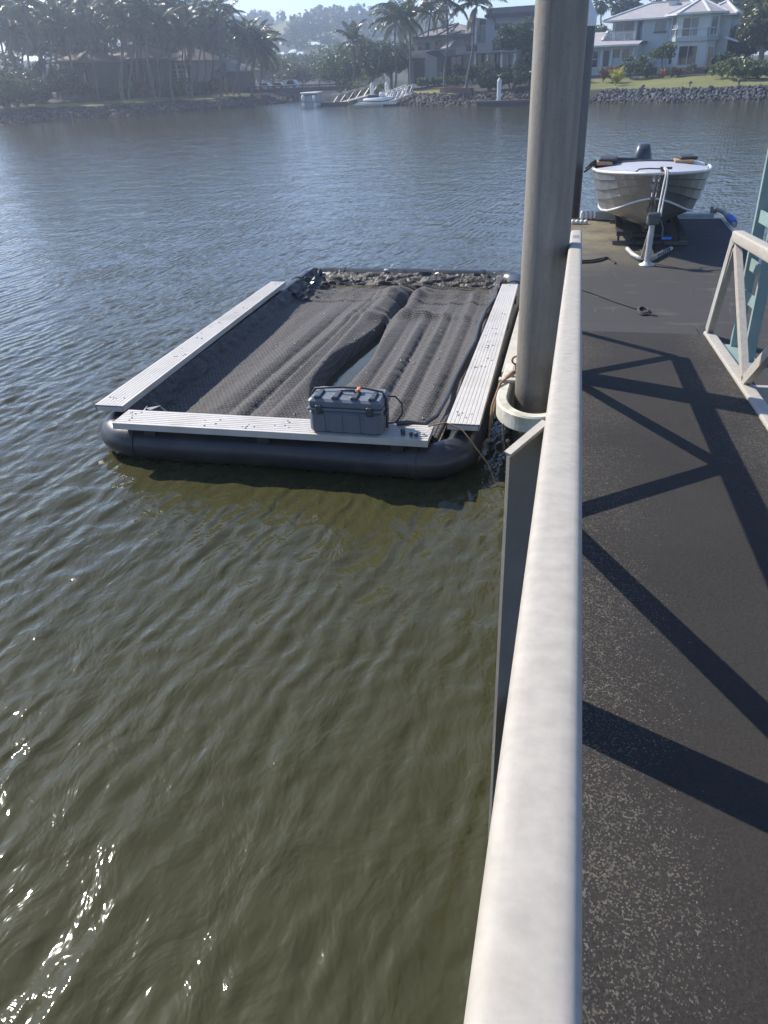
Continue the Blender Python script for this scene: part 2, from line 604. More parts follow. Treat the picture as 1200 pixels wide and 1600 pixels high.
# ------------------------------------------------------------------ gangway
TN = 0.08852
Y0 = 7.84
def gz(y, off=0.0):
    """height on the gangway's slope: off above its bottom chord line"""
    return 0.50 + off + TN * (Y0 - y)
G = thing('gangway', 'sloping aluminium gangway with truss sides leading down to the pontoon', 'gangway', (0.66, 7.4, 0.45))
YB = -1.9
mb = MB()
n = 140
prows = []
for i in range(n + 1):
    y = YB + (7.83 - YB) * i / n
    prows.append([(0.062 + 1.238 * j / 6, y, gz(y, -0.02)) for j in range(7)])
mb.grid(prows)
mb.box(0.062, 1.30, 7.80, 7.835, 0.42, 0.478)
deck = mb.build('deck', M['deck'], G)
deck.data.transform(Matrix.Translation((0.66, 7.4, 0.45)))
deck.location = (-0.66, -7.4, -0.45)
for k in range(9):
    y = -1.2 + k * 1.1
    mb = MB(); mb.bar((0.06, y, gz(y, -0.075)), (1.30, y, gz(y, -0.075)), 0.08, 0.08)
    mb.build('cross_beam', M['alu_dull'], G)
# ramp flap
mb = MB()
mb.prism([(0.10, 7.84, 0.478), (0.10, 8.22, 0.456), (0.10, 8.22, 0.453), (0.10, 7.84, 0.452)], (1.16, 0, 0))
mb.build('ramp_flap', M['dock'], G)

def superprof(w_, h_, e, n=26):
    pr = []
    for k in range(n):
        a = 2 * math.pi * k / n
        c, s = math.cos(a), math.sin(a)
        pr.append((w_ * math.copysign(abs(c) ** (2 / e), c), h_ * math.copysign(abs(s) ** (2 / e), s)))
    return pr
RT = 0.985     # top of the rail above the bottom chord line
def rail(x, e, yend):
    mb = MB()
    c = RT - 0.046
    pts = [(x, y, gz(y, c)) for y in np.linspace(YB, yend, 24)]
    # domed end
    pr = superprof(0.049, 0.046, e)
    mb.tube(pts, 0.05, prof=pr, caps=False)
    base = Vector(pts[-1])
    d = (Vector(pts[-1]) - Vector(pts[-2])).normalized()
    rings = []
    for q in (0.0, 0.4, 0.75, 0.95):
        s = math.sqrt(1 - q * q) if q < 1 else 0
        up = Vector((0, -d.z, d.y)).normalized()
        rings.append([base + d * (0.03 * q) + Vector((1, 0, 0)) * (a * (0.3 + 0.7 * s)) + up * (b_ * (0.3 + 0.7 * s)) for a, b_ in pr])
    vs = [p for r_ in rings for p in r_]
    m_ = len(pr)
    fs = [(i * m_ + k, (i + 1) * m_ + k, (i + 1) * m_ + (k + 1) % m_, i * m_ + (k + 1) % m_) for i in range(3) for k in range(m_)]
    mb.add(vs, fs, True)
    mb.add(rings[-1], [tuple(range(m_))])
    return mb
hr = rail(0.012, 4.2, 7.33).build('handrail', M['alu'], G)
tag(hr, 'broad pale handrail running up close to the camera')
mb = MB()
pr = superprof(0.0505, 0.0475, 3.0)
mb.tube([(0.012, 6.62, gz(6.62, RT - 0.046)), (0.012, 6.86, gz(6.86, RT - 0.046))], 0.05, prof=pr)
mb.build('rail_band', plain('grey_band', (0.20, 0.20, 0.21), 0.5, 0.2, 20), hr)  # darker grey band round the rail near its far end
for yw in (2.42, 2.66, 4.9):
    mb = MB(); mb.tube([(0.012, yw - .006, gz(yw - .006, RT - .046)), (0.012, yw + .006, gz(yw + .006, RT - .046))], .05, prof=superprof(.0497, .0467, 3.0))
    mb.build('weld_seam', M['alu'], hr)
tag(rail(1.357, 6.0, 7.36).build('handrail', M['alu'], G), 'square topped handrail of the far side truss')
# bottom chords
for x in (0.012, 1.357):
    mb = MB()
    pts = [(x, y, gz(y, -0.048)) for y in (YB, 7.9)]
    mb.tube(pts, 0.05, prof=superprof(0.05, 0.048, 8))
    mb.build('bottom_chord', M['alu'], G)
# truss members: bottom nodes / top nodes along y
BN = [7.88, 6.05, 3.38, 0.71]
TNODE = [7.34, 4.70, 2.05, -0.6]
def member(x, yb, yt, w_=0.085, t_=0.05, nm='truss_brace'):
    a = Vector((x, yb, gz(yb, 0.0)))
    b = Vector((x, yt, gz(yt, RT - 0.09)))
    mb = MB()
    d = (b - a).normalized()
    up = Vector((1, 0, 0)).cross(d)
    # hollow-looking bar: body and two thin edge lips
    mb.bar(a, b, t_, w_, up)
    return mb.build(nm, M['alu'], G)
for x in (0.012, 1.357):
    member(x, BN[0], TNODE[0], 0.09, 0.05, 'end_post')
    member(x, BN[1], TNODE[0])
    member(x, BN[1], TNODE[1])
    member(x, BN[2], TNODE[1])
    member(x, BN[2], TNODE[2])
    member(x, BN[3], TNODE[3])
# gusset lips at the far end of the right truss
mb = MB()
mb.bar((1.327, 7.87, gz(7.87, 0.0)), (1.327, 7.40, gz(7.40, RT - 0.09)), 0.012, 0.125, (0, 1, 0.3))
mb.build('end_plate', M['alu_dull'], G)
# plate outside the left rail
mb = MB()
P = [at_y(796.5, 714, 1.90), at_y(856, 664, 2.0)]
P.append(P[1] + (P[1] - P[0]) * 0.35)
P[2].z = P[1].z - 0.02
bl = Vector((P[0].x, P[0].y, 0.30)); br = Vector((P[2].x, P[2].y, 0.30))
mb.prism([P[0], P[1], P[2], br, bl], (-0.010, 0.016, 0.0))
pl = mb.build('side_plate', M['side_plate'], G)
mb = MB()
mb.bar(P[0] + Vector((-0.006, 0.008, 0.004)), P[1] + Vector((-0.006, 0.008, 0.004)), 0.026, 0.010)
mb.build('lit_edge_strip', M['alu'], pl)  # added strip of brighter metal, paints the sunlight on the plate's top edge
tag(pl, 'flat plate darkened for shade, with added bright strip as its sunlit slanted edge, outside the broad handrail')

# ------------------------------------------------------------------ pontoon
D = thing('pontoon', 'dark grit topped floating pontoon at the foot of the gangway', 'pontoon', (1.0, 10.0, 0.0))
PX0, PX1, PY0, PY1, PZ = -0.50, 2.42, 6.50, 14.6, 0.45
mb = MB()
nx_, ny_ = 12, 36
mb.grid([[(PX0 + 0.055 + (PX1 - PX0 - 0.11) * j / nx_, PY0 + 0.05 + (PY1 - PY0 - 0.1) * i / ny_, PZ) for j in range(nx_ + 1)] for i in range(ny_ + 1)])
dk = mb.build('deck', M['dock'], D)
dk.data.transform(Matrix.Translation((1.0, 10.0, 0.0)))
dk.location = (-1.0, -10.0, 0)
mb = MB()
mb.box(PX0 + 0.06, PX1 - 0.06, PY0 + 0.06, PY1 - 0.06, -0.15, 0.435)
mb.build('float_body', M['black_pipe'], D)
for (a, b, c_, d_) in ((PX0, PX0 + 0.055, PY0, PY1), (PX1 - 0.055, PX1, PY0, PY1), (PX0 + 0.055, PX1 - 0.055, PY0, PY0 + 0.05), (PX0 + 0.055, PX1 - 0.055, PY1 - 0.05, PY1)):
    mb = MB(); mb.box(a, b, c_, d_, 0.16, 0.455)
    mb.build('fascia', M['alu_dull'], D)
# raised beam along the far edge, rollers at the corner
mb = MB(); mb.box(0.32, 0.86, 14.42, 14.60, 0.455, 0.56)
tag(mb.build('edge_beam', M['edge'], D), 'cream stained beam along the far pontoon edge')
mb = MB(); mb.box(1.45, 2.28, 14.72, 14.90, 0.42, 0.50); mb.box(1.45, 2.28, 14.60, 14.72, 0.38, 0.44)
tag(mb.build('edge_beam', M['alu_dull'], D), 'thin aluminium edge beam beside the boat stern')
for k in range(3):
    mb = MB(); c = (0.10 + 0.075 * k, 14.45, 0.455)
    mb.lathe([(0.0, 0), (0.032, 0.0), (0.036, 0.03), (0.036, 0.11), (0.028, 0.135), (0.0, 0.14)], c, 12, False); mb.build('corner_roller', M['white'], D)
for k in range(4):
    mb = MB(); c = (-0.05 + 0.072 * k, 14.0, 0.455)
    mb.lathe([(0.0, 0), (0.030, 0.0), (0.034, 0.02), (0.032, 0.05), (0.02, 0.065), (0.0, 0.068)], c, 12, False); mb.build('corner_roller', M['white'], D)
mb = MB()
mb.tube([(2.28, 14.85, 0.50), (2.33, 14.82, 0.56), (2.40, 14.5, 0.555), (2.44, 14.1, 0.50), (2.47, 13.8, 0.47)], 0.035, 10)
mb.tube([(2.25, 14.86, 0.48), (2.25, 14.86, 0.60)], 0.03, 8)
mb.build('corner_bar', M['alu'], D)
mb = MB()
mb.tube([(2.43, 14.28, 0.53), (2.455, 14.1, 0.515), (2.47, 13.92, 0.49)], [0.05, 0.065, 0.055], 10)
tag(mb.build('corner_wrap', M['blue'], D), 'blue wrap round the corner bar')
# cleat
def cleat(x, y):
    mb = MB()
    mb.tube([(x - 0.09, y, 0.53), (x - 0.05, y, 0.515), (x + 0.05, y, 0.515), (x + 0.09, y, 0.53)], [0.010, 0.015, 0.015, 0.010], 8)
    for dx in (-0.03, 0.03):
        mb.tube([(x + dx, y, 0.455), (x + dx, y, 0.515)], 0.013, 8)
    mb.build('cleat', M['dark_steel'], D)
cleat(0.60, 14.52)

# outrigger frame along the left side of the pontoon and the ring round the pile
RGC = (-0.20, 6.02)
mb = MB()
zt, zb = 0.475, 0.345
ro, ri = 0.315, 0.225
ring_in, ring_out = [], []
nn = 30
path = []
path.append((RGC[0] - 0.27, RGC[1] + 0.75))
for k in range(nn + 1):
    a = math.pi + math.pi * k / nn
    path.append((RGC[0] + 0.27 * math.cos(a), RGC[1] - 0.02 + 0.40 * math.sin(a)))
path.append((RGC[0] + 0.27, RGC[1] + 0.75))
rg = []
for i, p in enumerate(path):
    a = Vector((*path[max(0, i - 1)], 0)); b = Vector((*path[min(len(path) - 1, i + 1)], 0))
    d = (b - a).normalized(); nrm = Vector((d.y, -d.x, 0))
    q = Vector((p[0], p[1], 0))
    o_, i_ = q + nrm * 0.045, q - nrm * 0.045
    e = 0.012
    rg.append([Vector((o_.x, o_.y, zb)), Vector((o_.x, o_.y, zt - e)), o_ * 1.0 + Vector((-nrm.x * e, -nrm.y * e, zt)), i_ + Vector((nrm.x * e, nrm.y * e, zt)), Vector((i_.x, i_.y, zt - e)), Vector((i_.x, i_.y, zb))])
vs = [p for r_ in rg for p in r_]
fs = []
for i in range(len(rg) - 1):
    for k in range(6):
        k2 = (k + 1) % 6
        fs.append((i * 6 + k, i * 6 + k2, (i + 1) * 6 + k2, (i + 1) * 6 + k))
fs += [tuple(range(6)), tuple(range(len(vs) - 1, len(vs) - 7, -1))]
mb.add(vs, fs)
rgo = mb.build('pile_ring', M['ring'], D)
tag(rgo, 'stained white U shaped ring round the foot of the pile')
mb = MB(); mb.box(-0.53, -0.38, 6.56, 10.6, 0.40, 0.470)
mb.box(-0.53, -0.30, 6.28, 6.345, 0.476, 0.50)
tag(mb.build('side_frame', M['edge'], D), 'pinkish edge frame beside the pile')
mb = MB()
c = Vector((-0.41, 6.62, 0.56))
mb.tube([c + Vector((0.036 * math.cos(a), 0.01 * math.cos(a), 0.036 * math.sin(a))) for a in np.linspace(0, 2 * math.pi, 14)[:-1]], 0.009, 6, True)
mb.tube([(-0.41, 6.62, 0.47), (-0.41, 6.62, 0.525)], 0.011, 6)
mb.build('eye_bolt', M['rust'], D)

# ropes and growth hung on the ring
mb = MB()
mb.tube([(-0.32, 6.55, 0.50), (-0.42, 6.45, 0.515), (-0.51, 6.2, 0.49), (-0.545, 5.95, 0.40), (-0.55, 5.85, 0.28), (-0.553, 5.83, 0.15)], 0.011, 7)
mb.tube([(-0.33, 6.58, 0.49), (-0.43, 6.50, 0.50), (-0.52, 6.28, 0.47), (-0.535, 6.05, 0.36), (-0.545, 5.92, 0.22)], 0.009, 7)
tag(mb.build('mooring_line', M['rope'], None, (-0.5, 6.2, 0.45)), 'brown mooring line hanging in a loop beside the pile ring', 'rope')
rg_ = random.Random(3)
mb = MB()
for k in range(36):
    t_ = rg_.random()
    c = Vector((-0.40 + 0.10 * (rg_.random() - 0.5) * (0.5 + t_), 5.66 + 0.1 * (rg_.random() - 0.5), 0.34 - 0.40 * t_))
    s = 0.010 + 0.020 * rg_.random() * math.sin(math.pi * (0.15 + 0.8 * t_))
    pts = [c + Vector((rg_.uniform(-s, s), rg_.uniform(-s, s), rg_.uniform(-s, s))) for _ in range(4)]
    mb.add(pts, [(0, 1, 2), (0, 2, 3), (0, 3, 1), (1, 3, 2)])
mb.tube([(-0.43, 5.67, 0.36), (-0.42, 5.66, 0.2), (-0.39, 5.66, 0.05), (-0.36, 5.67, -0.1)], 0.01, 6)
tag(mb.build('hanging_chain', M['growth'], None, (-0.4, 5.66, 0.2)), 'short weed and shell covered chain hanging below the pile ring', 'chain')
mb = MB()
zz = 0.462
mb.tube([(0.10, 9.60, zz), (0.25, 9.42, zz), (0.5, 9.05, zz), (0.70, 8.80, zz), (0.74, 8.76, zz)], 0.009, 6)
for k in range(2):
    mb.tube([(0.79 + (0.058 - 0.008 * k) * math.cos(a), 8.69 + (0.15 - 0.03 * k) * math.sin(a), zz + 0.009 * k) for a in np.linspace(0, 2 * math.pi, 18)[:-1]], 0.011, 6, True)
mb.tube([(0.80, 8.57, zz), (0.86, 8.55, zz), (0.92, 8.52, zz)], 0.008, 6)
tag(mb.build('coiled_rope', M['rope_dark'], None, (0.75, 8.7, 0.455)), 'thin dark rope with a small coiled eye lying on the pontoon deck', 'rope')
mb = MB()
for dz, dy in ((0, 0), (0.012, 0.12)):
    mb.tube([(0.06, 11.0 + dy, zz), (0.25, 11.05 + dy, zz), (0.36, 11.15 + dy, zz), (0.46, 11.33, zz + dz), (0.52, 11.2, zz), (0.56, 11.0 + dy * .5, zz)], 0.013, 6)
tag(mb.build('dark_strap', M['rope_dark'], None, (0.3, 11.1, 0.455)), 'doubled dark strap lying on the muddy end of the pontoon', 'strap')

# ------------------------------------------------------------------ piles
P1 = thing('mooring_pile', 'tall thick weathered pile rising through the white ring beside the handrail', 'pile', (-0.209, 6.22, 0))
mb = MB()
prof = [(0.176, z) for z in (-1.2, 0.2, 0.5, 1.0, 2.0, 3.0, 4.4)]
mb.lathe(prof, (-0.209, 6.22, 0), 48)
mb.build('sleeve', M['pile'], P1)
for a in (R(-112), R(75)):
    mb = MB(); p_ = Vector((-0.209 + 0.176 * math.cos(a), 6.22 + 0.176 * math.sin(a), 0))
    mb.bar(p_ + Vector((0, 0, 0.12)), p_ + Vector((0, 0, 4.39)), 0.012, 0.005, (math.cos(a), math.sin(a), 0))
    mb.build('seam_strip', M['pile'], P1)
mb = MB(); mb.lathe([(0.182, 4.4), (0.182, 4.5), (0.02, 4.78)], (-0.209, 6.22, 0), 40)
mb.build('cap', M['white'], P1)
P2 = thing('mooring_pile', 'far pile with white cone cap, half hidden behind the thick near pile', 'pile', (-0.125, 14.75, 0))
mb = MB(); mb.lathe([(0.176, -1.2), (0.176, 3.33)], (-0.125, 14.75, 0), 36)
mb.build('sleeve', M['dark_steel'], P2)
mb = MB(); mb.lathe([(0.183, 3.3), (0.183, 3.46), (0.015, 3.75)], (-0.125, 14.75, 0), 36)
mb.build('cap', M['white'], P2)

# ------------------------------------------------------------------ teal frame outside the right truss
T = thing('teal_frame', 'teal painted steel frame of paired posts standing outside the right truss', 'frame', (1.62, 7.3, 0.45))
def teal_post(px, py):
    b = at_z(px, py, 0.455)
    mb = MB()
    s = 0.10
    # channel: web and two flanges
    mb.box(b.x, b.x + 0.09, b.y - 0.012, b.y, 0.469, 4.0)
    mb.box(b.x, b.x + 0.012, b.y, b.y + 0.045, 0.469, 4.0)
    mb.box(b.x + 0.078, b.x + 0.09, b.y, b.y + 0.045, 0.469, 4.0)
    mb.build('post', M['teal'], T)
    return b
b1 = teal_post(1141, 543)
b2 = teal_post(1160, 566)
for z in (0.95, 1.22, 1.62, 2.1, 2.6):
    mb = MB()
    mb.bar((b1.x + 0.03, b1.y - 0.015, z), (b2.x + 0.03, b2.y + 0.05, z), 0.012, 0.10)
    mb.build('batten_plate', M['teal'], T)
mb = MB()
mb.box(b1.x - 0.05, b1.x + 0.16, b2.y - 0.15, b1.y + 0.05, 0.452, 0.468)
mb.build('base_plate', M['teal'], T)
# ------------------------------------------------------------------ floating net cage
FC = thing('floating_cage', 'floating oyster mesh cage on a black pipe frame with aluminium planks', 'floating cage', (-2.28, 8.3, 0))
# pipe loop with rounded corners
xl, xr, yf, yb = -3.815, -0.74, 5.365, 11.30
def loop(xl, xr, yf, yb, rad, n=8):
    pts = []
    for cx, cy, a0 in ((xl + rad, yf + rad, 180), (xr - rad, yf + rad, 270), (xr - rad, yb - rad, 0), (xl + rad, yb - rad, 90)):
        for k in range(n + 1):
            a = R(a0 + 90 * k / n)
            pts.append((cx + rad * math.cos(a), cy + rad * math.sin(a)))
    return pts
pz, pr_ = 0.140, 0.142
lp = loop(xl, xr, yf, yb, 0.30)
full = []
for i in range(len(lp)):
    a, b = lp[i], lp[(i + 1) % len(lp)]
    L = math.hypot(b[0] - a[0], b[1] - a[1])
    nseg = max(1, int(L / 0.35))
    for k in range(nseg):
        t_ = k / nseg
        full.append((a[0] + (b[0] - a[0]) * t_, a[1] + (b[1] - a[1]) * t_, pz + 0.006 * math.sin(i * 2.1 + k)))
mb = MB(); mb.tube(full, pr_, 20, True)
mb.build('float_pipe', M['black_pipe'], FC)
# weld collars
for (x, y, d) in ((xl + 0.32, yf, 'x'), (xr - 0.34, yf, 'x'), (xl, yf + 0.36, 'y'), (xl, yb - 0.6, 'y'), (xr, yb - 0.6, 'y'), (xl + 0.5, yb, 'x'), (xr - 0.5, yb, 'x')):
    e = 0.028
    mb = MB()
    if d == 'x':
        mb.tube([(x - e, y, pz), (x + e, y, pz)], 0.150, 20)
    else:
        mb.tube([(x, y - e, pz), (x, y + e, pz)], 0.150, 20)
    mb.build('pipe_collar', M['black_pipe'], FC)

def plank(a, b, wd, wd2, th=0.055, ribs=8):
    """ribbed aluminium plank: a, b are centres of the top at both ends"""
    a, b = Vector(a), Vector(b)
    d = (b - a).normalized(); s = d.cross(Vector((0, 0, 1))).normalized()
    def sec(p, wdt):
        pts = []
        for k in range(ribs):
            u0 = -0.5 + k / ribs
            u1 = -0.5 + (k + 1) / ribs
            g = 0.16 / ribs
            pts += [(u0 + (g if k else 0), 0), (u1 - (g if k < ribs - 1 else 0), 0)]
            if k < ribs - 1:
                pts += [(u1 - g * 0.6, -0.003), (u1 + g * 0.6, -0.003)]
        pts += [(0.5, -th), (0.47, -th), (0.47, -0.012), (-0.47, -0.012), (-0.47, -th), (-0.5, -th)]
        return [p + s * (u * wdt) + Vector((0, 0, z)) for u, z in pts]
    A, B = sec(a, wd), sec(b, wd2)
    n = len(A)
    mb = MB()
    mb.add(A + B, [(k, (k + 1) % n, n + (k + 1) % n, n + k) for k in range(n)])
    # end caps under the skin
    for p, wdt, q in ((a, wd, 1), (b, wd2, -1)):
        c = p + d * (0.004 * q)
        mb.add([c - s * wdt * .47 + Vector((0, 0, -0.012)), c + s * wdt * .47 + Vector((0, 0, -0.012)), c + s * wdt * .47 + Vector((0, 0, -th)), c - s * wdt * .47 + Vector((0, 0, -th))], [(0, 1, 2, 3)])
    o = mb.build('plank', M['board'], FC)
    rg = random.Random(int(abs(a.x) * 100))
    L = (b - a).length
    mb = MB()
    for k in range(26):
        t_ = rg.choice([0.03, 0.045, 0.30, 0.34, 0.43, 0.47, 0.52, 0.56, 0.66, 0.70, 0.97]) + rg.uniform(-0.012, 0.012)
        p = a.lerp(b, t_) + s * (rg.uniform(-0.36, 0.36) * (wd + (wd2 - wd) * t_)) + Vector((0, 0, 0.0))
        r_ = rg.uniform(0.005, 0.009)
        mb.lathe([(r_, 0.0), (r_, 0.003), (r_ * 0.5, 0.005)], p, 8)
    sc = mb.build('screw_heads', M['dark_steel'], o)
    sc['kind'] = 'stuff'
    return o
PT = 0.385
tag(plank((-3.81, 5.52, PT), (-3.855, 9.97, PT), 0.265, 0.20), 'long aluminium plank on the far left side of the cage')
tag(plank((-3.585, 5.325, PT - 0.005), (-0.955, 5.365, PT - 0.005), 0.285, 0.285), 'front aluminium plank that carries the grey box')
tag(plank((-0.735, 5.565, PT), (-0.755, 10.08, PT), 0.262, 0.20), 'aluminium plank on the pile side of the cage')
# saddle blocks carrying the planks
for bb in [(a, b, y - .05, y + .05) for y in (5.8, 7.2, 8.6, 9.7) for a, b in ((-3.93, -3.70), (-0.86, -0.64))] + [(x - .05, x + .05, 5.25, 5.45) for x in (-3.3, -2.3, -1.2)]:
    mb = MB(); mb.box(*bb, 0.25, 0.318)
    mb.build('saddle_block', M['black_rubber'], FC)

# mesh sheet: a height field with long folds and a slit of open water
rngn = np.random.default_rng(11)
nu, nv = 200, 330
U = np.linspace(-3.60, -0.93, nu)
Vv = np.linspace(5.47, 11.17, nv)
NX, NY = np.meshgrid(U, Vv)
NZ = np.full_like(NX, 0.115)
q = (NY - 5.5) / 5.7
def ridge(x0, x1, w_, amp, bend=0.0, lo=0.0, hi=1.0, sharp=1.0):
    xc = x0 + (x1 - x0) * q + bend * np.sin(math.pi * q)
    g = np.exp(-np.abs((NX - xc) / w_) ** (1.7 * sharp))
    f_ = 1 / (1 + np.exp(-(q - lo) / 0.04)) / (1 + np.exp((q - hi) / 0.04))
    return amp * g * f_
NZ += 0.62 * ridge(-3.15, -2.95, 0.09, 0.055, 0.05, 0.12, 0.72)
NZ += 0.55 * ridge(-2.93, -2.62, 0.075, 0.075, 0.03, 0.05, 0.80)
NZ += 0.8 * ridge(-2.74, -2.50, 0.045, 0.040, -0.02, 0.22, 0.85)
NZ += 0.55 * ridge(-2.50, -2.45, 0.10, 0.105, 0.0, -0.2, 0.66)
NZ += 0.5 * ridge(-1.97, -2.08, 0.09, 0.075, 0.0, -0.2, 0.62)
NZ += 0.6 * ridge(-1.70, -1.78, 0.05, 0.070, 0.02, 0.0, 0.66)
NZ += 0.6 * ridge(-1.45, -1.55, 0.045, 0.060, 0.02, -0.1, 0.74)
NZ += 0.6 * ridge(-1.20, -1.28, 0.06, 0.050, 0.02, 0.05, 0.9)
# far end: rolls beside a deep crease and a cross seam
NZ += 0.62 * ridge(-2.48, -2.36, 0.15, 0.16, 0.0, 0.67, 0.94)
NZ += ridge(-2.05, -1.98, 0.11, 0.07, 0.0, 0.70, 0.98)
NZ -= ridge(-2.22, -2.14, 0.055, 0.12, 0.0, 0.66, 0.92)
NZ += 0.055 * np.exp(-((NY - 9.35 - 0.12 * np.sin(3 * NX)) / 0.12) ** 2) * np.exp(-((NX + 1.9) / 0.75) ** 2)
NZ -= 0.06 * np.exp(-((NY - 10.62 - 0.05 * np.sin(5 * NX)) / 0.10) ** 2)
NZ += 0.05 * np.exp(-((NY - 10.40 - 0.07 * np.sin(4 * NX + 1)) / 0.14) ** 2)
NZ -= 0.07 * np.clip((NY - 10.75) / 0.3, 0, 1)
# slit
sw = 0.12 * np.clip((9.18 - NY) / 1.5, 0, 1) ** 0.8 * np.clip((NY - 6.45) / 0.6, 0, 1) ** 0.5 * (1 + .12 * np.sin(NY * 2.6))
xs_ = -2.225 - 0.03 * np.sin((NY - 6) * 1.7)
NZ -= 0.40 * np.exp(-np.abs((NX - xs_) / (sw * 1.12 + 0.012)) ** 4) * (sw > 0.004)
for (x0_, x1_, lo_, hi_, dp) in ((-3.02, -2.80, .10, .74, .020), (-2.82, -2.56, .05, .8, .026), (-2.63, -2.49, .05, .7, .024), (-1.86, -1.95, .0, .62, .022), (-1.60, -1.69, .0, .66, .028), (-1.36, -1.45, .0, .72, .026), (-1.12, -1.18, .1, .8, .018)):
    NZ -= ridge(x0_, x1_, 0.028, dp, 0.02, lo_, hi_, 1.0)
NZ += 0.030 * np.exp(-((NY - 9.42 - 0.10 * np.sin(2.2 * NX + .6)) / 0.05) ** 2) * np.exp(-((NX + 2.0) / 0.6) ** 2)
NZ -= 0.025 * np.exp(-((NY - 10.06 - 0.03 * np.sin(4 * NX)) / 0.035) ** 2)
# smaller wrinkles
for k in range(46):
    th = rngn.normal(0.12, 0.35)
    lam = rngn.uniform(0.12, 0.7)
    ph = rngn.random() * 6.28
    NZ += 0.0028 * lam ** 0.6 * np.sin(2 * math.pi / lam * (NX * math.cos(th) + 0.25 * NY * math.sin(th)) + ph) * (0.5 + 0.5 * np.sin(1.3 * NY * (0.5 + rngn.random()) + ph * 3))
for k in range(20):
    th = rngn.uniform(0, 6.28); lam = rngn.uniform(0.06, 0.2)
    NZ += 0.0005 * np.sin(2 * math.pi / lam * (NX * math.cos(th) + NY * math.sin(th)) + rngn.random() * 6)
# edges lifted to the frame
ed = np.minimum(np.minimum(NX - U[0], U[-1] - NX) / 0.16, np.minimum(NY - Vv[0], Vv[-1] - NY) / 0.16)
NZ += 0.075 * np.clip(1 - ed, 0, 1) ** 1.5
mb = MB(); mb.grid(np.stack([NX, NY, NZ], -1))
# under-skin so that the sheet has thickness
net = mb.build('mesh_sheet', M['net'], FC)
sm = net.modifiers.new('thickness', 'SOLIDIFY'); sm.thickness = 0.012; sm.offset = -1
# rolled edge of the mesh along the pile side and the front
mb = MB()
rgn = random.Random(8)
mb.tube([(-0.955 + 0.02 * math.sin(i * .9), 5.55 + i * 0.27, 0.235 + 0.015 * math.sin(i * 1.7)) for i in range(21)], 0.030, 8)
mb.tube([(-1.05 - 0.15 * i, 5.56 + 0.03 * math.sin(i * 1.3), 0.235 + 0.01 * math.sin(i * 2.1)) for i in range(7)], 0.03, 8)
mb.build('rolled_edge', M['net'], FC)

# black plastic liner hanging inside the frame, crumpled at the back
def liner(path, nd, amp, seed, ztop, zbot, inward):
    rg = np.random.default_rng(seed)
    path = np.array(path)
    L = np.concatenate([[0], np.cumsum(np.hypot(*np.diff(path, axis=0).T))])
    m_ = int(L[-1] / 0.03)
    s = np.linspace(0, L[-1], m_)
    px = np.interp(s, L, path[:, 0]); py = np.interp(s, L, path[:, 1])
    dx = np.gradient(px); dy = np.gradient(py); ln = np.hypot(dx, dy); nx_, ny_ = -dy / ln, dx / ln
    rows = []
    w1 = sum(rg.normal() * np.sin(s * rg.uniform(3, 26) + rg.random() * 6) for _ in range(14)) / 3.2
    for i in range(nd + 1):
        t_ = i / nd
        w2 = sum(rg.normal() * np.sin(s * rg.uniform(4, 30) + rg.random() * 6) for _ in range(12)) / 3.0
        off = inward * t_ + amp * (0.3 * w1 + 0.7 * w2) * (0.3 + t_)
        z = ztop + (zbot - ztop) * t_ + amp * 0.6 * w2 * (1 - 0.5 * t_)
        rows.append(np.stack([px + nx_ * off, py + ny_ * off, z], -1))
    mb = MB(); mb.grid(np.array(rows)); 
    return mb.build('liner', M['liner'], FC)
liner([(-3.70, 11.1), (-3.69, 8.0), (-3.68, 5.5)], 8, 0.009, 1, 0.33, 0.15, 0.13)
liner([(-3.60, 5.44), (-0.95, 5.46)], 4, 0.012, 2, 0.31, 0.19, 0.05)
tag(liner([(-0.95, 11.12), (-2.3, 11.16), (-3.66, 11.1)], 9, 0.012, 3, 0.26, 0.12, 0.17), 'crumpled shiny liner bunched along the back of the cage')
tag(liner([(-0.90, 9.6), (-0.92, 11.1)], 7, 0.020, 4, 0.30, 0.18, 0.12), 'crumpled liner at the back corner on the pile side')
tag(liner([(-3.68, 11.12), (-3.70, 9.9)], 8, 0.028, 6, 0.31, 0.16, 0.18), 'crumpled shiny liner at the back corner on the open water side')
# torn pale scraps caught on the liner
mb = MB()
for (x, y, s) in ((-3.52, 10.35, .06), (-3.45, 10.75, .05), (-3.5, 5.72, .09), (-2.6, 11.2, .05), (-2.5, 11.22, .05), (-1.05, 10.9, .05), (-1.0, 10.2, .05), (-3.3, 11.1, .04), (-1.9, 11.1, .04)):
    for k in range(3):
        c = Vector((x + rgn.uniform(-.05, .05), y + rgn.uniform(-.08, .08), 0.30 + rgn.uniform(-0.03, .06)))
        pts = [c + Vector((rgn.uniform(-s, s), rgn.uniform(-s, s), rgn.uniform(-s, s) * .6)) for _ in range(4)]
        mb.add(pts, [(0, 1, 2), (0, 2, 3)])
sc_ = mb.build('plastic_scraps', plain('torn_pale_plastic', (0.5, 0.49, 0.46), 0.35, 0.2, 30), FC)
sc_['kind'] = 'stuff'
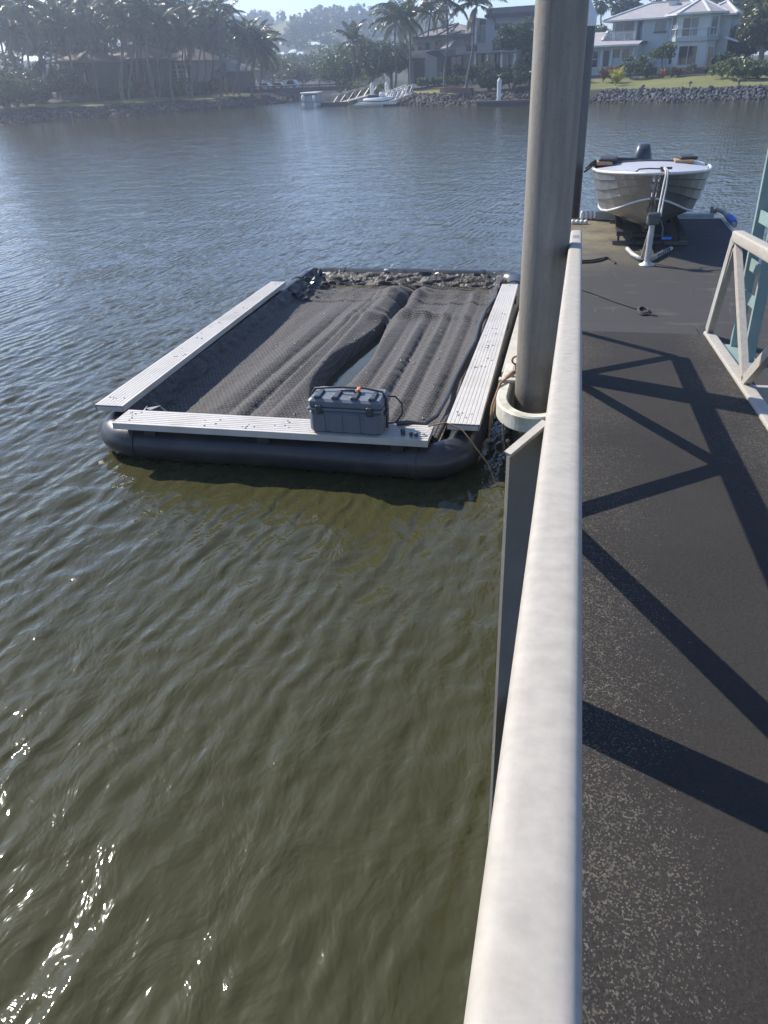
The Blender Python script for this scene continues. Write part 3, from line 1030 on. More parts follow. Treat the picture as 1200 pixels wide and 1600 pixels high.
# bits of shell and straw on the mesh
mb = MB()
for k in range(140):
    i, j = rgn.randrange(10, nv - 10), rgn.randrange(10, nu - 10)
    if NZ[i, j] < 0.06: continue
    p = Vector((NX[i, j], NY[i, j], NZ[i, j] + 0.006))
    s = rgn.uniform(0.006, 0.02)
    a = rgn.uniform(0, 3.14)
    d = Vector((math.cos(a), math.sin(a), 0.1)) * s; e = Vector((-math.sin(a), math.cos(a), 0.2)) * s * 0.35
    mb.add([p - d - e, p + d - e, p + d + e, p - d + e, p + Vector((0, 0, s * .5))], [(0, 1, 4), (1, 2, 4), (2, 3, 4), (3, 0, 4)])
db = mb.build('shell_bits', plain('pale_shell', (0.42, 0.38, 0.30), 0.7, 0.3, 30), FC)
db['kind'] = 'stuff'
# black hose lying inside the pile side plank
mb = MB()
hp = [(-0.90, 9.75, 0.30), (-0.96, 9.2, 0.285), (-0.97, 8.6, 0.27), (-0.94, 8.0, 0.28), (-0.97, 7.4, 0.28), (-0.98, 6.8, 0.29), (-0.98, 6.3, 0.295), (-1.0, 5.9, 0.30), (-1.06, 5.62, 0.335), (-1.16, 5.52, 0.39), (-1.24, 5.46, 0.405)]
mb.tube(hp, 0.019, 8)
tag(mb.build('black_hose', M['black_pipe'], None, (-0.95, 7.5, 0.28)), 'thin black hose lying along the mesh edge beside the pile side plank', 'hose')

# ------------------------------------------------------------------ grey storage box
BX = thing('storage_box', 'grey plastic latch box strapped on the front plank of the floating cage', 'box', (-1.60, 5.40, PT))
bw, bd_, bh = 0.575, 0.29, 0.285
cx, cy = -1.600, 5.385
z0 = PT - 0.003
mb = MB()
mb.cbox((cx, cy, z0 + 0.095), bw, bd_, 0.19, 0, 0.022)
for dx in (-0.21, -0.07, 0.07, 0.21):
    mb.cbox((cx + dx, cy - bd_ / 2 - 0.003, z0 + 0.09), 0.10, 0.012, 0.15, 0, 0.004)
mb.build('body', M['box_grey'], BX)
mb = MB()
mb.cbox((cx, cy, z0 + 0.198), bw + 0.018, bd_ + 0.018, 0.022, 0, 0.006)
mb.cbox((cx, cy, z0 + 0.242), bw + 0.006, bd_ + 0.006, 0.075, 0, 0.018)
lid = mb.build('lid', M['box_grey'], BX)
for dx in (-0.215, -0.075, 0.075, 0.215):
    mb = MB()
    mb.cbox((cx + dx, cy - 0.05, z0 + 0.287), 0.042, 0.15, 0.020, 0, 0.006)
    mb.cbox((cx + dx, cy - 0.122, z0 + 0.291), 0.058, 0.030, 0.026, 0, 0.006)
    mb.build('lid_rib', M['box_dark'], lid)
for dx in (-0.20, 0.20):
    mb = MB()
    mb.cbox((cx + dx, cy - bd_ / 2 - 0.014, z0 + 0.20), 0.05, 0.022, 0.075, 0, 0.006)
    mb.cbox((cx + dx, cy - bd_ / 2 - 0.027, z0 + 0.185), 0.036, 0.012, 0.03, 0, 0.004)
    mb.build('latch', M['box_dark'], BX)
mb = MB()
mb.tube([(cx - 0.055, cy - 0.01, z0 + 0.282), (cx - 0.05, cy - 0.01, z0 + 0.31), (cx + 0.05, cy - 0.01, z0 + 0.31), (cx + 0.055, cy - 0.01, z0 + 0.282)], 0.010, 8)
mb.build('handle', M['box_dark'], BX)
mb = MB()
mb.cbox((cx + 0.078, cy + 0.02, z0 + 0.312), 0.03, 0.06, 0.022, 0.2, 0.006)
tag(mb.build('clip', M['orange'], BX), 'small orange clip on the lid')
mb = MB()
mb.cbox((cx - bw / 2 - 0.008, cy, z0 + 0.15), 0.02, 0.10, 0.03, 0, 0.006)
mb.cbox((cx + bw / 2 + 0.008, cy, z0 + 0.15), 0.02, 0.10, 0.03, 0, 0.006)
mb.build('side_grip', M['box_dark'], BX)
mb = MB()
zt_ = z0 + 0.302
mb.tube([(cx - bw / 2 - 0.015, cy + 0.02, z0 + 0.03), (cx - bw / 2 - 0.014, cy + 0.02, z0 + 0.26), (cx - bw / 2 + 0.01, cy + 0.02, zt_), (cx - 0.1, cy + 0.05, zt_ + 0.006), (cx + 0.12, cy + 0.05, zt_ + 0.008), (cx + bw / 2 - 0.02, cy + 0.01, zt_), (cx + bw / 2 + 0.014, cy - 0.02, z0 + 0.26), (cx + bw / 2 + 0.015, cy - 0.02, z0 + 0.02)], 0.009, 8)
mb.tube([(cx + bw / 2 + 0.01, cy + 0.04, z0 + 0.26), (cx + bw / 2 + 0.07, cy + 0.06, z0 + 0.25), (cx + bw / 2 + 0.12, cy + 0.05, z0 + 0.20), (cx + bw / 2 + 0.13, cy + 0.02, z0 + 0.13), (cx + bw / 2 + 0.08, cy + 0.0, z0 + 0.06), (cx + bw / 2 + 0.01, cy, z0 + 0.05)], 0.007, 8)
mb.build('strap', M['black_rubber'], BX)
# small things on the plank beside the box
mb = MB()
mb.cbox((-1.16, 5.30, PT + 0.022), 0.035, 0.05, 0.045, 0.3, 0.008)
mb.cbox((-1.09, 5.27, PT + 0.018), 0.03, 0.03, 0.035, 0.1, 0.006)
mb.cbox((-1.05, 5.27, PT + 0.018), 0.03, 0.03, 0.035, 0.1, 0.006)
tag(mb.build('hook_fitting', M['box_dark'], None, (-1.12, 5.3, PT)), 'small dark fitting on the front plank to the side of the grey box', 'fitting')
mb = MB()
mb.tube([(-0.99, 5.45, PT + 0.012), (-0.86, 5.50, PT + 0.03), (-0.72, 5.46, PT - 0.01), (-0.60, 5.38, PT - 0.12), (-0.50, 5.33, PT - 0.22), (-0.44, 5.30, 0.02)], 0.006, 6)
tag(mb.build('tether', M['rope'], None, (-0.8, 5.45, PT)), 'thin brown tether trailing from the front corner of the cage into the water', 'rope')

# ------------------------------------------------------------------ boat on its cradle
BO = thing('dinghy', 'bare aluminium dinghy with outboard parked bow first on the pontoon', 'boat', (1.08, 13.2, 0.62))
BY0, BL = 11.42, 3.72
def bx(t): return 0.985 + 0.06 * t
ts = [0, .012, .03, .06, .10, .16, .24, .34, .46, .6, .75, .88, 1.0]
def itp(t, tab):
    return float(np.interp(t, [a for a, _ in tab], [b for _, b in tab]))
HB = [(0, .035), (.012, .16), (.03, .285), (.06, .41), (.10, .53), (.16, .65), (.24, .745), (.34, .81), (.46, .84), (.7, .84), (1, .79)]
GZ = [(0, 1.515), (.06, 1.50), (.24, 1.455), (.46, 1.425), (.7, 1.33), (1, 1.22)]
CB = [(0, .02), (.012, .06), (.03, .12), (.06, .215), (.10, .325), (.16, .45), (.24, .56), (.34, .635), (.46, .67), (.7, .675), (1, .65)]
CZ = [(0, 1.19), (.03, 1.16), (.06, 1.12), (.10, 1.065), (.16, .99), (.24, .925), (.34, .88), (.46, .85), (1, .80)]
KZ = [(0, 1.12), (.012, 1.02), (.03, .94), (.06, .85), (.10, .79), (.16, .735), (.24, .70), (.34, .68), (1, .64)]
RAKE = [(0, 0.0)]
def station(t, off=0.0, inner=False):
    y = BY0 + BL * t
    g, gz_, c, cz_, kz_ = itp(t, HB), itp(t, GZ), itp(t, CB), itp(t, CZ), itp(t, KZ)
    rk = 0.30 * max(0, 1 - t / 0.22) ** 1.2      # stem rakes back towards the keel
    P = []
    kh = 0.012
    P.append((kh, y + rk, kz_))
    P.append((0.5 * (c + kh) , y + rk * 0.75, kz_ + (cz_ - kz_) * 0.46))
    P.append((c, y + rk * 0.55, cz_))
    P.append((c + 0.012, y + rk * 0.55, cz_ + 0.012))
    for f_ in (0.25, 0.25, 0.5, 0.5, 0.76, 0.76):
        P.append([f_, None])
    P.append((g, y, gz_))
    res = []
    seen = {}
    for p in P:
        if p[1] is None:
            f_ = p[0]
            first = f_ not in seen
            seen[f_] = 1
            wd = c + 0.012 + (g - c - 0.012) * (f_ ** 0.85) + (0.0 if first else 0.024)
            res.append((wd, y + rk * 0.55 * (1 - f_), cz_ + 0.012 + (gz_ - cz_ - 0.012) * f_ + (0 if first else 0.010)))
        else:
            res.append(p)
    return [(max(0.004, a - off), b, z) for a, b, z in res]
mb = MB()
for sgn in (-1, 1):
    rows = [[(bx(t) + sgn * a, b, z) for a, b, z in station(t)] for t in ts]
    mb.grid(rows, False)
# transom
L = station(1.0)
mb.add([(bx(1) - a, b, z) for a, b, z in L] + [(bx(1) + a, b, z) for a, b, z in L[::-1]], [tuple(range(2 * len(L)))])
# keel and stem bar
mb.tube([(bx(t), BY0 + BL * t + 0.30 * max(0, 1 - t / 0.22) ** 1.2 - 0.008, itp(t, KZ) - 0.008) for t in ts], 0.018, 8)
mb.tube([(bx(0), BY0 - 0.01, 1.515), (bx(0), BY0 + 0.13, 1.24), (bx(0), BY0 + 0.29, 1.12)], 0.022, 8)
hull = mb.build('hull', M['hull'], BO)
mb = MB()
for sgn in (-1, 1):
    mb.tube([(bx(t) + sgn * (station(t)[2][0] + 0.012), station(t)[2][1] - 0.004, station(t)[2][2]) for t in ts], 0.016, 8)
mb.build('chine_rail', M['hull_rim'], BO)
mb = MB()
pts = [(bx(t) - itp(t, HB), BY0 + BL * t, itp(t, GZ)) for t in ts[::-1]] + [(bx(t) + itp(t, HB), BY0 + BL * t, itp(t, GZ)) for t in ts]
mb.tube(pts, 0.022, 10)
mb.build('gunwale', M['hull_rim'], BO)
mb = MB()
for sgn in (-1, 1):
    mb.grid([[(bx(t) + sgn * a * 0.985, b + 0.004, z) for a, b, z in station(t, 0.02)[2:]] for t in ts[2:]], True)
# floor
rows = []
for t in ts[3:]:
    s_ = station(t, 0.02)
    rows.append([(bx(t) - s_[2][0], s_[2][1], s_[2][2] + 0.01), (bx(t) + s_[2][0], s_[2][1], s_[2][2] + 0.01)])
mb.grid(rows, False)
mb.build('lining', M['hull_in'], BO)
# pale foredeck with curved rear edge
rows = []
for i, t in enumerate(np.linspace(0.012, 0.43, 11)):
    hb_ = itp(t, HB) - 0.03
    row = []
    for j in range(11):
        u = -1 + 2 * j / 10
        y = BY0 + BL * (t + 0.02 * (abs(u) ** 2) * (i / 10))
        row.append((bx(t) + u * hb_, y, itp(t, GZ) + 0.004 + 0.075 * (1 - u * u) * (i / 10) ** 0.8))
    rows.append(row)
mb = MB(); mb.grid(rows, True)
mb.build('foredeck', M['hull_in'], BO)
mb = MB(); mb.tube([(p[0], p[1], p[2] + 0.006) for p in rows[-1]], 0.014, 8)
mb.build('foredeck_edge', M['dark_steel'], BO)
# benches
for t in (0.52, 0.80):
    y = BY0 + BL * t
    mb = MB(); mb.box(bx(t) - 0.80, bx(t) + 0.80, y - 0.14, y + 0.14, 1.16, 1.20)
    mb.build('bench_seat', M['hull'], BO)
# rowlock blocks with pads
for sgn, t, ln in ((-1, .40, .55), (1, .43, .45)):
    y = BY0 + BL * t
    x = bx(t) + sgn * (itp(t, HB) - (0.16 if sgn < 0 else 0.38))
    mb = MB(); mb.cbox((x, y, itp(t, GZ) + 0.075), 0.26 if sgn > 0 else 0.22, 0.30, 0.05, 0, 0.006)
    blk = mb.build('side_block', M['timber'], BO)
    mb = MB(); mb.cbox((x + 0.05, y + 0.06, itp(t, GZ) + 0.118), 0.25, ln * .7, 0.045, 0.1 * sgn, 0.015)
    mb.build('block_pad', M['black_rubber'], blk)
mb = MB()
mb.tube([(bx(.4) - 0.92, 12.75, 1.44), (bx(.4) - 0.86, 12.8, 1.50), (bx(.4) - 0.80, 12.85, 1.53)], 0.03, 8)
mb.tube([(bx(.4) - 0.95, 12.65, 1.41), (bx(.4) - 0.86, 12.72, 1.47)], 0.016, 6)
mb.tube([(bx(.4) - 0.82, 12.85, 1.47), (bx(.4) - 0.5, 13.2, 1.50), (bx(.4) - 0.2, 13.5, 1.46)], 0.05, 8)
mb.build('folded_cover', M['black_rubber'], BO)
mb = MB(); mb.cbox((bx(.45) + 0.62, 13.1, 1.455), 0.22, 0.30, 0.05, 0.2, 0.015)
mb.build('deck_hatch', M['white'], BO)
# bow fitting and rope
mb = MB()
mb.cbox((bx(0) + 0.09, BY0 + 0.16, 1.545), 0.08, 0.06, 0.05, 0.4, 0.01)
mb.tube([(bx(0) + 0.04, BY0 + 0.14, 1.57), (bx(0) + 0.19, BY0 + 0.20, 1.56)], 0.016, 8)
mb.build('bow_cleat', M['dark_steel'], BO)
mb = MB()
mb.tube([(bx(0) - 0.26, BY0 + 0.22, 1.515), (bx(0) - 0.22, BY0 + 0.18, 1.555), (bx(0) - 0.1, BY0 + 0.14, 1.565), (bx(0) + 0.04, BY0 + 0.14, 1.56)], 0.010, 6)
mb.build('bow_line', M['rope_dark'], BO)
# outboard
OB = MB()
rings = []
ocx, ocy = 1.02, 15.42
for z, sx_, sy_, dy in ((1.02, .12, .15, 0), (1.10, .165, .20, 0.0), (1.24, .175, .23, 0.01), (1.38, .155, .21, 0.02), (1.49, .125, .17, 0.035), (1.535, .10, .13, 0.045), (1.55, .05, .06, 0.05)):
    pr = superprof(sx_, sy_, 3.0, 20)
    rings.append([Vector((ocx + a + (z - 1.1) * 0.06, ocy + b + dy, z)) for a, b in pr])
vs = [p for r_ in rings for p in r_]
OB.add(vs, [(i * 20 + k, i * 20 + (k + 1) % 20, (i + 1) * 20 + (k + 1) % 20, (i + 1) * 20 + k) for i in range(len(rings) - 1) for k in range(20)], True)
OB.add(rings[-1], [tuple(range(20))])
motor = tag(OB.build('outboard', M['cowl'], BO), 'charcoal outboard cowling at the stern')
mb = MB()
mb.cbox((1.06, 15.20, 1.18), 0.22, 0.12, 0.26, 0, 0.01)
mb.tube([(1.04, 15.42, 1.12), (1.04, 15.45, 0.80), (1.04, 15.48, 0.42)], [0.09, 0.065, 0.045], 12)
mb.box(0.95, 1.13, 15.35, 15.62, 0.50, 0.515)
mb.build('motor_leg', M['dark_steel'], motor)
mb = MB()
mb.cbox((1.065, 15.185, 1.475), 0.10, 0.02, 0.025, 0, 0.004)
mb.build('pull_grip', M['black_rubber'], motor)

CR = thing('boat_cradle', 'low aluminium boat cradle with winch post standing under the dinghy bow', 'cradle', (1.0, 11.4, PZ))
mb = MB()
mb.tube([(0.958, 10.96, 0.455), (0.966, 10.99, 0.98)], 0.038, 14)
mb.lathe([(0.10, 0), (0.10, 0.012), (0.055, 0.016), (0.05, 0.04), (0.04, 0.045)], (0.958, 10.96, 0.455), 16)
mb.build('winch_post', M['alu_dull'], CR)
mb = MB()
mb.tube([(0.95, 11.0, 0.93), (0.90, 11.18, 0.50)], 0.016, 8)
mb.build('post_brace', M['alu'], CR)
mb = MB()
mb.tube([(0.745, 11.82, 0.49), (0.80, 11.45, 0.49), (0.88, 11.18, 0.49), (1.03, 11.16, 0.49), (1.34, 11.88, 0.49)], 0.030, 10)
mb.build('base_bar', M['alu_dull'], CR)
mb = MB()
for k in range(6):
    t_ = 0.25 + 0.11 * k
    p = Vector((1.03, 11.16, 0.49)).lerp(Vector((1.34, 11.88, 0.49)), t_)
    mb.cbox(p, 0.075, 0.02, 0.066, -0.4)
mb.build('bar_band', M['dark_steel'], CR)
mb = MB()
mb.cbox((0.97, 11.0, 1.01), 0.15, 0.14, 0.10, 0.1, 0.015)
mb.tube([(0.90, 10.98, 1.06), (1.05, 10.99, 1.07)], 0.045, 12)
wn = mb.build('winch', M['dark_steel'], CR)
mb = MB()
mb.tube([(1.06, 10.97, 1.02), (1.10, 10.95, 0.92), (1.105, 10.94, 0.80)], 0.010, 8)
hd = mb.build('crank', M['dark_steel'], wn)
mb = MB(); mb.tube([(1.10, 10.94, 0.795), (1.22, 10.93, 0.80)], 0.018, 10)
tag(mb.build('crank_handle', M['blue'], wn), 'blue crank handle')
mb = MB()
for dx in (0.0, 0.035):
    mb.tube([(1.02 + dx, 11.0, 1.05), (1.035 + dx, 11.12, 1.15), (1.07 + dx, 11.30, 1.38), (1.09 + dx * .6, BY0 - 0.035, 1.50), (1.085 + dx * .6, BY0 + 0.03, 1.555), (1.07 + dx * .5, BY0 + 0.16, 1.57)], 0.013, 7)
mb.build('winch_strap', M['rope_pale'], CR)
mb = MB()
mb.tube([(1.03, 11.02, 1.0), (1.07, 11.15, 0.98), (1.06, 11.3, 1.10), (1.09, 11.40, 1.35), (1.10, 11.40, 1.48)], 0.007, 6)
mb.build('safety_line', M['rope_dark'], CR)
for sx_ in (-0.42, 0.42):
    mb = MB()
    mb.bar((1.05 + sx_, 12.0, 0.66), (1.08 + sx_, 14.5, 0.64), 0.09, 0.06)
    mb.bar((1.05 + sx_, 12.3, 0.46), (1.05 + sx_, 12.3, 0.63), 0.03, 0.03, (0, 1, 0))
    mb.bar((1.07 + sx_, 14.1, 0.46), (1.07 + sx_, 14.1, 0.62), 0.05, 0.05, (0, 1, 0))
    mb.build('bunk', M['black_rubber'], CR)
mb = MB()
mb.bar((0.55, 12.3, 0.485), (1.60, 12.3, 0.485), 0.05, 0.05)
mb.bar((0.55, 14.1, 0.485), (1.60, 14.1, 0.485), 0.05, 0.05)
mb.bar((1.05, 11.18, 0.485), (1.07, 14.3, 0.485), 0.05, 0.05)
mb.build('cradle_frame', M['dark_steel'], CR)
mb = MB()
mb.tube([(0.80, 12.2, 0.60), (1.30, 12.2, 0.60)], 0.05, 12)
mb.tube([(0.85, 12.2, 0.47), (0.85, 12.2, 0.60)], 0.02, 8)
mb.tube([(1.25, 12.2, 0.47), (1.25, 12.2, 0.60)], 0.02, 8)
mb.build('keel_roller', M['black_rubber'], CR)
# ------------------------------------------------------------------ land
SHORE = [(-318, -10), (-140, 36), (-70, 52), (-47.5, 61.7), (-44.2, 66.2), (-41.6, 72.5), (-38.5, 79.8), (-33.2, 88.0), (-32.8, 92), (-36, 104), (-39, 122), (-38, 150), (-30, 156), (-24, 150), (-22.5, 122), (-21.5, 100),
         (-21.0, 90), (-19.0, 82), (-15.2, 75.6), (-9.0, 71.6), (-4.7, 70.2), (0.2, 71.0), (6.1, 67.1), (12.5, 66.7), (40, 60), (140, 46), (318, 20)]
SH = np.array(SHORE)

def shore_dist(x, y):
    """signed distance inland from the shore line"""
    P = np.stack([np.ravel(x), np.ravel(y)], -1)
    d = np.full(len(P), 1e9)
    for a, b in zip(SH[:-1], SH[1:]):
        e = b - a
        t_ = np.clip(((P - a) @ e) / (e @ e), 0, 1)
        d = np.minimum(d, np.hypot(*(P - (a + t_[:, None] * e)).T))
    poly = np.vstack([SH, [[318, 700], [-318, 700]]])
    ins = np.zeros(len(P), bool)
    j = len(poly) - 1
    for i in range(len(poly)):
        xi, yi = poly[i]; xj, yj = poly[j]
        c = ((yi > P[:, 1]) != (yj > P[:, 1])) & (P[:, 0] < (xj - xi) * (P[:, 1] - yi) / (yj - yi + 1e-12) + xi)
        ins ^= c
        j = i
    return np.where(ins, d, -d).reshape(np.shape(x))

def land_z(x, y):
    s = shore_dist(x, y)
    z = np.interp(s, [-3, -0.4, 1.7, 3, 14, 40, 80], [-1.3, -0.6, 0.74, 0.92, 1.55, 2.0, 2.4])
    hill = 15.5 * np.exp(-((x + 112) / 62) ** 2) * np.clip((y - 150) / 170, 0, 1) ** 1.5
    hill = hill + 5.0 * np.exp(-((x + 60) / 45) ** 2) * np.clip((y - 170) / 150, 0, 1)
    hill = hill + 9.0 * np.clip((y - 200) / 150, 0, 1) * np.exp(-((x + 215) / 60) ** 2)
    return z + np.where(s > 0, hill, 0) + np.where(s > 3, 0.10 * np.sin(x * 0.5) * np.cos(y * 0.37), 0)

def gzl(x, y):
    return float(land_z(np.array([x]), np.array([y]))[0])

def ground_mat(name, c1, c2, sc=0.9):
    t = NT(name)
    a = t.noise(sc, 5, 0.65)
    b = t.noise(18, 3, 0.7)
    c = t.ramp(a, [(0.3, c1), (0.7, c2)])
    c = t.mix(t.math('MULTIPLY', b, 0.35), c, tuple(q * 0.55 for q in c1))
    t.set(Base_Color=c, Roughness=0.95, Normal=t.bump(b, 0.6, 0.05))
    return t.m
M['soil'] = ground_mat('garden_soil', (0.032, 0.030, 0.020), (0.045, 0.046, 0.024))
M['lawn'] = ground_mat('mown_lawn', (0.12, 0.145, 0.030), (0.22, 0.205, 0.060), 0.5)
M['hillside'] = ground_mat('wooded_hillside', (0.030, 0.042, 0.020), (0.050, 0.060, 0.028), 0.06)

gx = np.unique(np.concatenate([np.arange(-318, -62, 8.0), np.arange(-62, 24, 0.8), np.arange(24, 319, 7.0)]))
gy = np.unique(np.concatenate([np.arange(-64, 50, 8.0), np.arange(50, 112, 0.8), np.arange(112, 160, 3.0), np.arange(160, 420, 7.0), np.arange(420, 622, 25)]))
GX, GY = np.meshgrid(gx, gy)
GZ_ = land_z(GX, GY)
GS = shore_dist(GX, GY)
ny_, nx_ = GX.shape
idx = np.arange(ny_ * nx_).reshape(ny_, nx_)
Q = np.stack([idx[:-1, :-1], idx[:-1, 1:], idx[1:, 1:], idx[1:, :-1]], -1)
cxm = (GX[:-1, :-1] + GX[1:, 1:]) / 2; cym = (GY[:-1, :-1] + GY[1:, 1:]) / 2
csm = (GS[:-1, :-1] + GS[1:, 1:]) / 2
def region(cond):
    return Q[cond].reshape(-1, 4)
lawn_r = (csm > 2.3) & (csm < 11.0) & (cxm > -0.5) & (cxm < 22) & (cym < 84)
lawn_m = (csm > 2.0) & (csm < 8.5) & (cxm > -16.5) & (cxm < -10.6) & (cym < 86)
lawn_l = (csm > 2.6) & (csm < 7.0) & (cxm < -36) & (cym < 93) & (cym > 68)
knoll = (cym > 250) & (cym < 340) & (cxm > -112 + (cym - 300) * -0.05) & (cxm < -101 + (340 - cym) * 0.08)
hillr = (cym > 150) & ~knoll
rest = ~(lawn_r | lawn_m | lawn_l | hillr | knoll)
V_ = np.stack([GX, GY, GZ_], -1).reshape(-1, 3)
def sheet(name, quads, mat, label):
    used = np.unique(quads)
    mp = np.full(len(V_), -1); mp[used] = np.arange(len(used))
    o = link(name, fast_mesh(name, V_[used], mp[quads], mat))
    return tag(o, label, kind='structure')
sheet('ground', region(rest), M['soil'], 'garden ground and river bed along the banks')
sheet('lawn', region(lawn_r), M['lawn'], 'sunlit lawn in front of the pale green house')
sheet('lawn', region(lawn_m), M['lawn'], 'small bright lawn in front of the grey house')
sheet('lawn', region(lawn_l), M['lawn'], 'thin lawn strip under the palms of the hazy bank')
sheet('hill', region(hillr), M['hillside'], 'wooded hill behind the canal')
sheet('lawn', region(knoll), M['lawn'], 'open grassy knoll near the top of the hill')

# ------------------------------------------------------------------ rock revetments
def rocks(name, label, path, seed, col, s0=0.2, s1=0.42, rows=6, zt=0.85, per=2.6):
    rg = np.random.default_rng(seed)
    path = np.array(path)
    seg = np.hypot(*np.diff(path, axis=0).T)
    Lc = np.concatenate([[0], np.cumsum(seg)])
    ico_v = []
    ph = (1 + 5 ** .5) / 2
    for a in (-1, 1):
        for b in (-ph, ph):
            ico_v += [(0, a, b), (a, b, 0), (b, 0, a)]
    ico_v = np.array(ico_v) / math.hypot(1, ph)
    D_ = ((ico_v[:, None] - ico_v[None]) ** 2).sum(-1)
    e = D_[D_ > 0.01].min() * 1.05
    faces = []
    for i in range(12):
        for j in range(i + 1, 12):
            for k in range(j + 1, 12):
                if D_[i, j] < e and D_[j, k] < e and D_[i, k] < e:
                    nrm = np.cross(ico_v[j] - ico_v[i], ico_v[k] - ico_v[i])
                    faces.append((i, j, k) if nrm @ ico_v[i] > 0 else (i, k, j))
    faces = np.array(faces)
    VV, FF = [], []
    n = 0
    for r_ in range(rows):
        cnt = int(Lc[-1] * per)
        for k in range(cnt):
            s = (k + rg.random()) / per
            x = np.interp(s, Lc, path[:, 0]); y = np.interp(s, Lc, path[:, 1])
            i = min(np.searchsorted(Lc, s) - 1, len(path) - 2); i = max(i, 0)
            d = path[i + 1] - path[i]; d = d / np.hypot(*d)
            nin = np.array([-d[1], d[0]])
            t_ = (r_ + rg.uniform(-0.25, 0.25)) / (rows - 1)
            off = -0.45 + t_ * 2.3
            sz = rg.uniform(s0, s1) * (1.15 - 0.25 * t_)
            c = np.array([x + nin[0] * off, y + nin[1] * off, -0.10 + t_ * zt + rg.uniform(-.05, .05)])
            A = rg.normal(size=(3, 3)); Qm, _ = np.linalg.qr(A)
            v = ico_v * rg.uniform(0.75, 1.2, (12, 1)) * np.array([1, rg.uniform(.7, 1), rg.uniform(.55, .85)]) @ Qm
            VV.append(v * sz + c); FF.append(faces + n); n += 12
    t = NT('rock_' + str(seed))
    g = t.n('NewGeometry')
    c = t.ramp(g.outputs['Random Per Island'], [(0.0, [q * 0.6 for q in col]), (0.55, col), (1.0, [min(1, q * 1.7) for q in col])])
    sx = t.n('SeparateXYZ'); t.l(t.coord(), sx.inputs[0])
    wet = t.math('SUBTRACT', 1.0, t.math('MULTIPLY', t.math('ADD', sx.outputs['Z'], -0.02), 4.0), True)
    c = t.mix(t.math('MULTIPLY', wet, 0.7), c, (0.035, 0.032, 0.022))
    t.set(Base_Color=c, Roughness=0.85, Normal=t.bump(t.noise(14, 4, .65), 0.6, 0.05))
    o = link(name, fast_mesh(name, np.vstack(VV), np.vstack(FF), t.m, False))
    tag(o, label, 'rocks', kind='stuff')
    return o
def sub(i0, i1): return SHORE[i0:i1 + 1]
rocks('rock_revetment', 'grey rock wall along the water below the pale green house', [(-3.5, 70.5), (0.2, 71.0), (6.1, 67.1), (12.5, 66.7), (24, 63.8)], 21, (0.085, 0.085, 0.085), 0.11, 0.24, 9, 0.86, 5.0)
rocks('rock_revetment', 'brownish rock bank along the water below the grey house', [(-21.5, 100), (-21.0, 90), (-19.0, 82), (-15.2, 75.6), (-9.0, 71.6), (-4.7, 70.2)], 22, (0.085, 0.072, 0.062), 0.12, 0.27, 8, 0.80, 4.2)
rocks('rock_revetment', 'hazy rock bank along the water under the palms', [(-75, 50.6), (-47.5, 61.7), (-44.2, 66.2), (-41.6, 72.5), (-38.5, 79.8), (-33.2, 88.0), (-32.8, 92), (-36, 104)], 23, (0.075, 0.062, 0.054), 0.14, 0.32, 7, 0.76, 3.4)

# ------------------------------------------------------------------ vegetation builders
M['bark'] = plain('grey_bark', (0.17, 0.145, 0.115), 0.9, 0.3, 3, 0, 0.5, 14)
M['bark_pale'] = plain('pale_palm_bark', (0.15, 0.135, 0.115), 0.85, 0.25, 4, 0, 0.4, 10)
M['leaf_dark'] = leafmat('dark_evergreen_leaf', (0.028, 0.050, 0.018), (0.068, 0.100, 0.032))
M['leaf_mid'] = leafmat('mid_green_leaf', (0.045, 0.078, 0.020), (0.100, 0.135, 0.038))
M['leaf_light'] = leafmat('yellow_green_leaf', (0.075, 0.105, 0.025), (0.16, 0.18, 0.050))
M['leaf_olive'] = leafmat('olive_glossy_leaf', (0.075, 0.088, 0.032), (0.18, 0.175, 0.075), 0.35, 0.15)
M['leaf_red'] = leafmat('red_cordyline_leaf', (0.14, 0.035, 0.03), (0.25, 0.09, 0.05))
M['leaf_yellow'] = leafmat('yellow_croton_leaf', (0.35, 0.30, 0.05), (0.55, 0.48, 0.10))
M['frond'] = leafmat('palm_frond', (0.048, 0.072, 0.024), (0.092, 0.115, 0.038), 0.30, 0.18)
M['frond_dry'] = leafmat('dry_palm_frond', (0.16, 0.12, 0.06), (0.24, 0.19, 0.10), 0.6, 0.1)

def leaves(rg, centres, spread, n_per, size, up=0.25, aspect=0.5):
    """many small leaf quads scattered round clump centres"""
    C_ = np.repeat(np.asarray(centres, float), n_per, axis=0)
    n = len(C_)
    sp = np.asarray(spread, float)
    g = rg.normal(size=(n, 3)); g /= np.linalg.norm(g, axis=1)[:, None]
    P = C_ + g * (rg.random((n, 1)) ** 0.45) * sp
    nrm = g * 0.7 + rg.normal(size=(n, 3)) * 0.55 + np.array([0, 0, up])
    nrm /= np.linalg.norm(nrm, axis=1)[:, None]
    a = np.cross(nrm, rg.normal(size=(n, 3))); a /= np.linalg.norm(a, axis=1)[:, None]
    b = np.cross(nrm, a)
    s = size * rg.uniform(0.6, 1.35, (n, 1))
    a = a * s * 0.5; b = b * s * 0.5 * aspect
    bend = nrm * s * 0.12
    V = np.stack([P - a - bend, P - b, P + a - bend, P + b], 1).reshape(-1, 3)
    Fq = np.arange(n * 4).reshape(-1, 4)
    return V, Fq

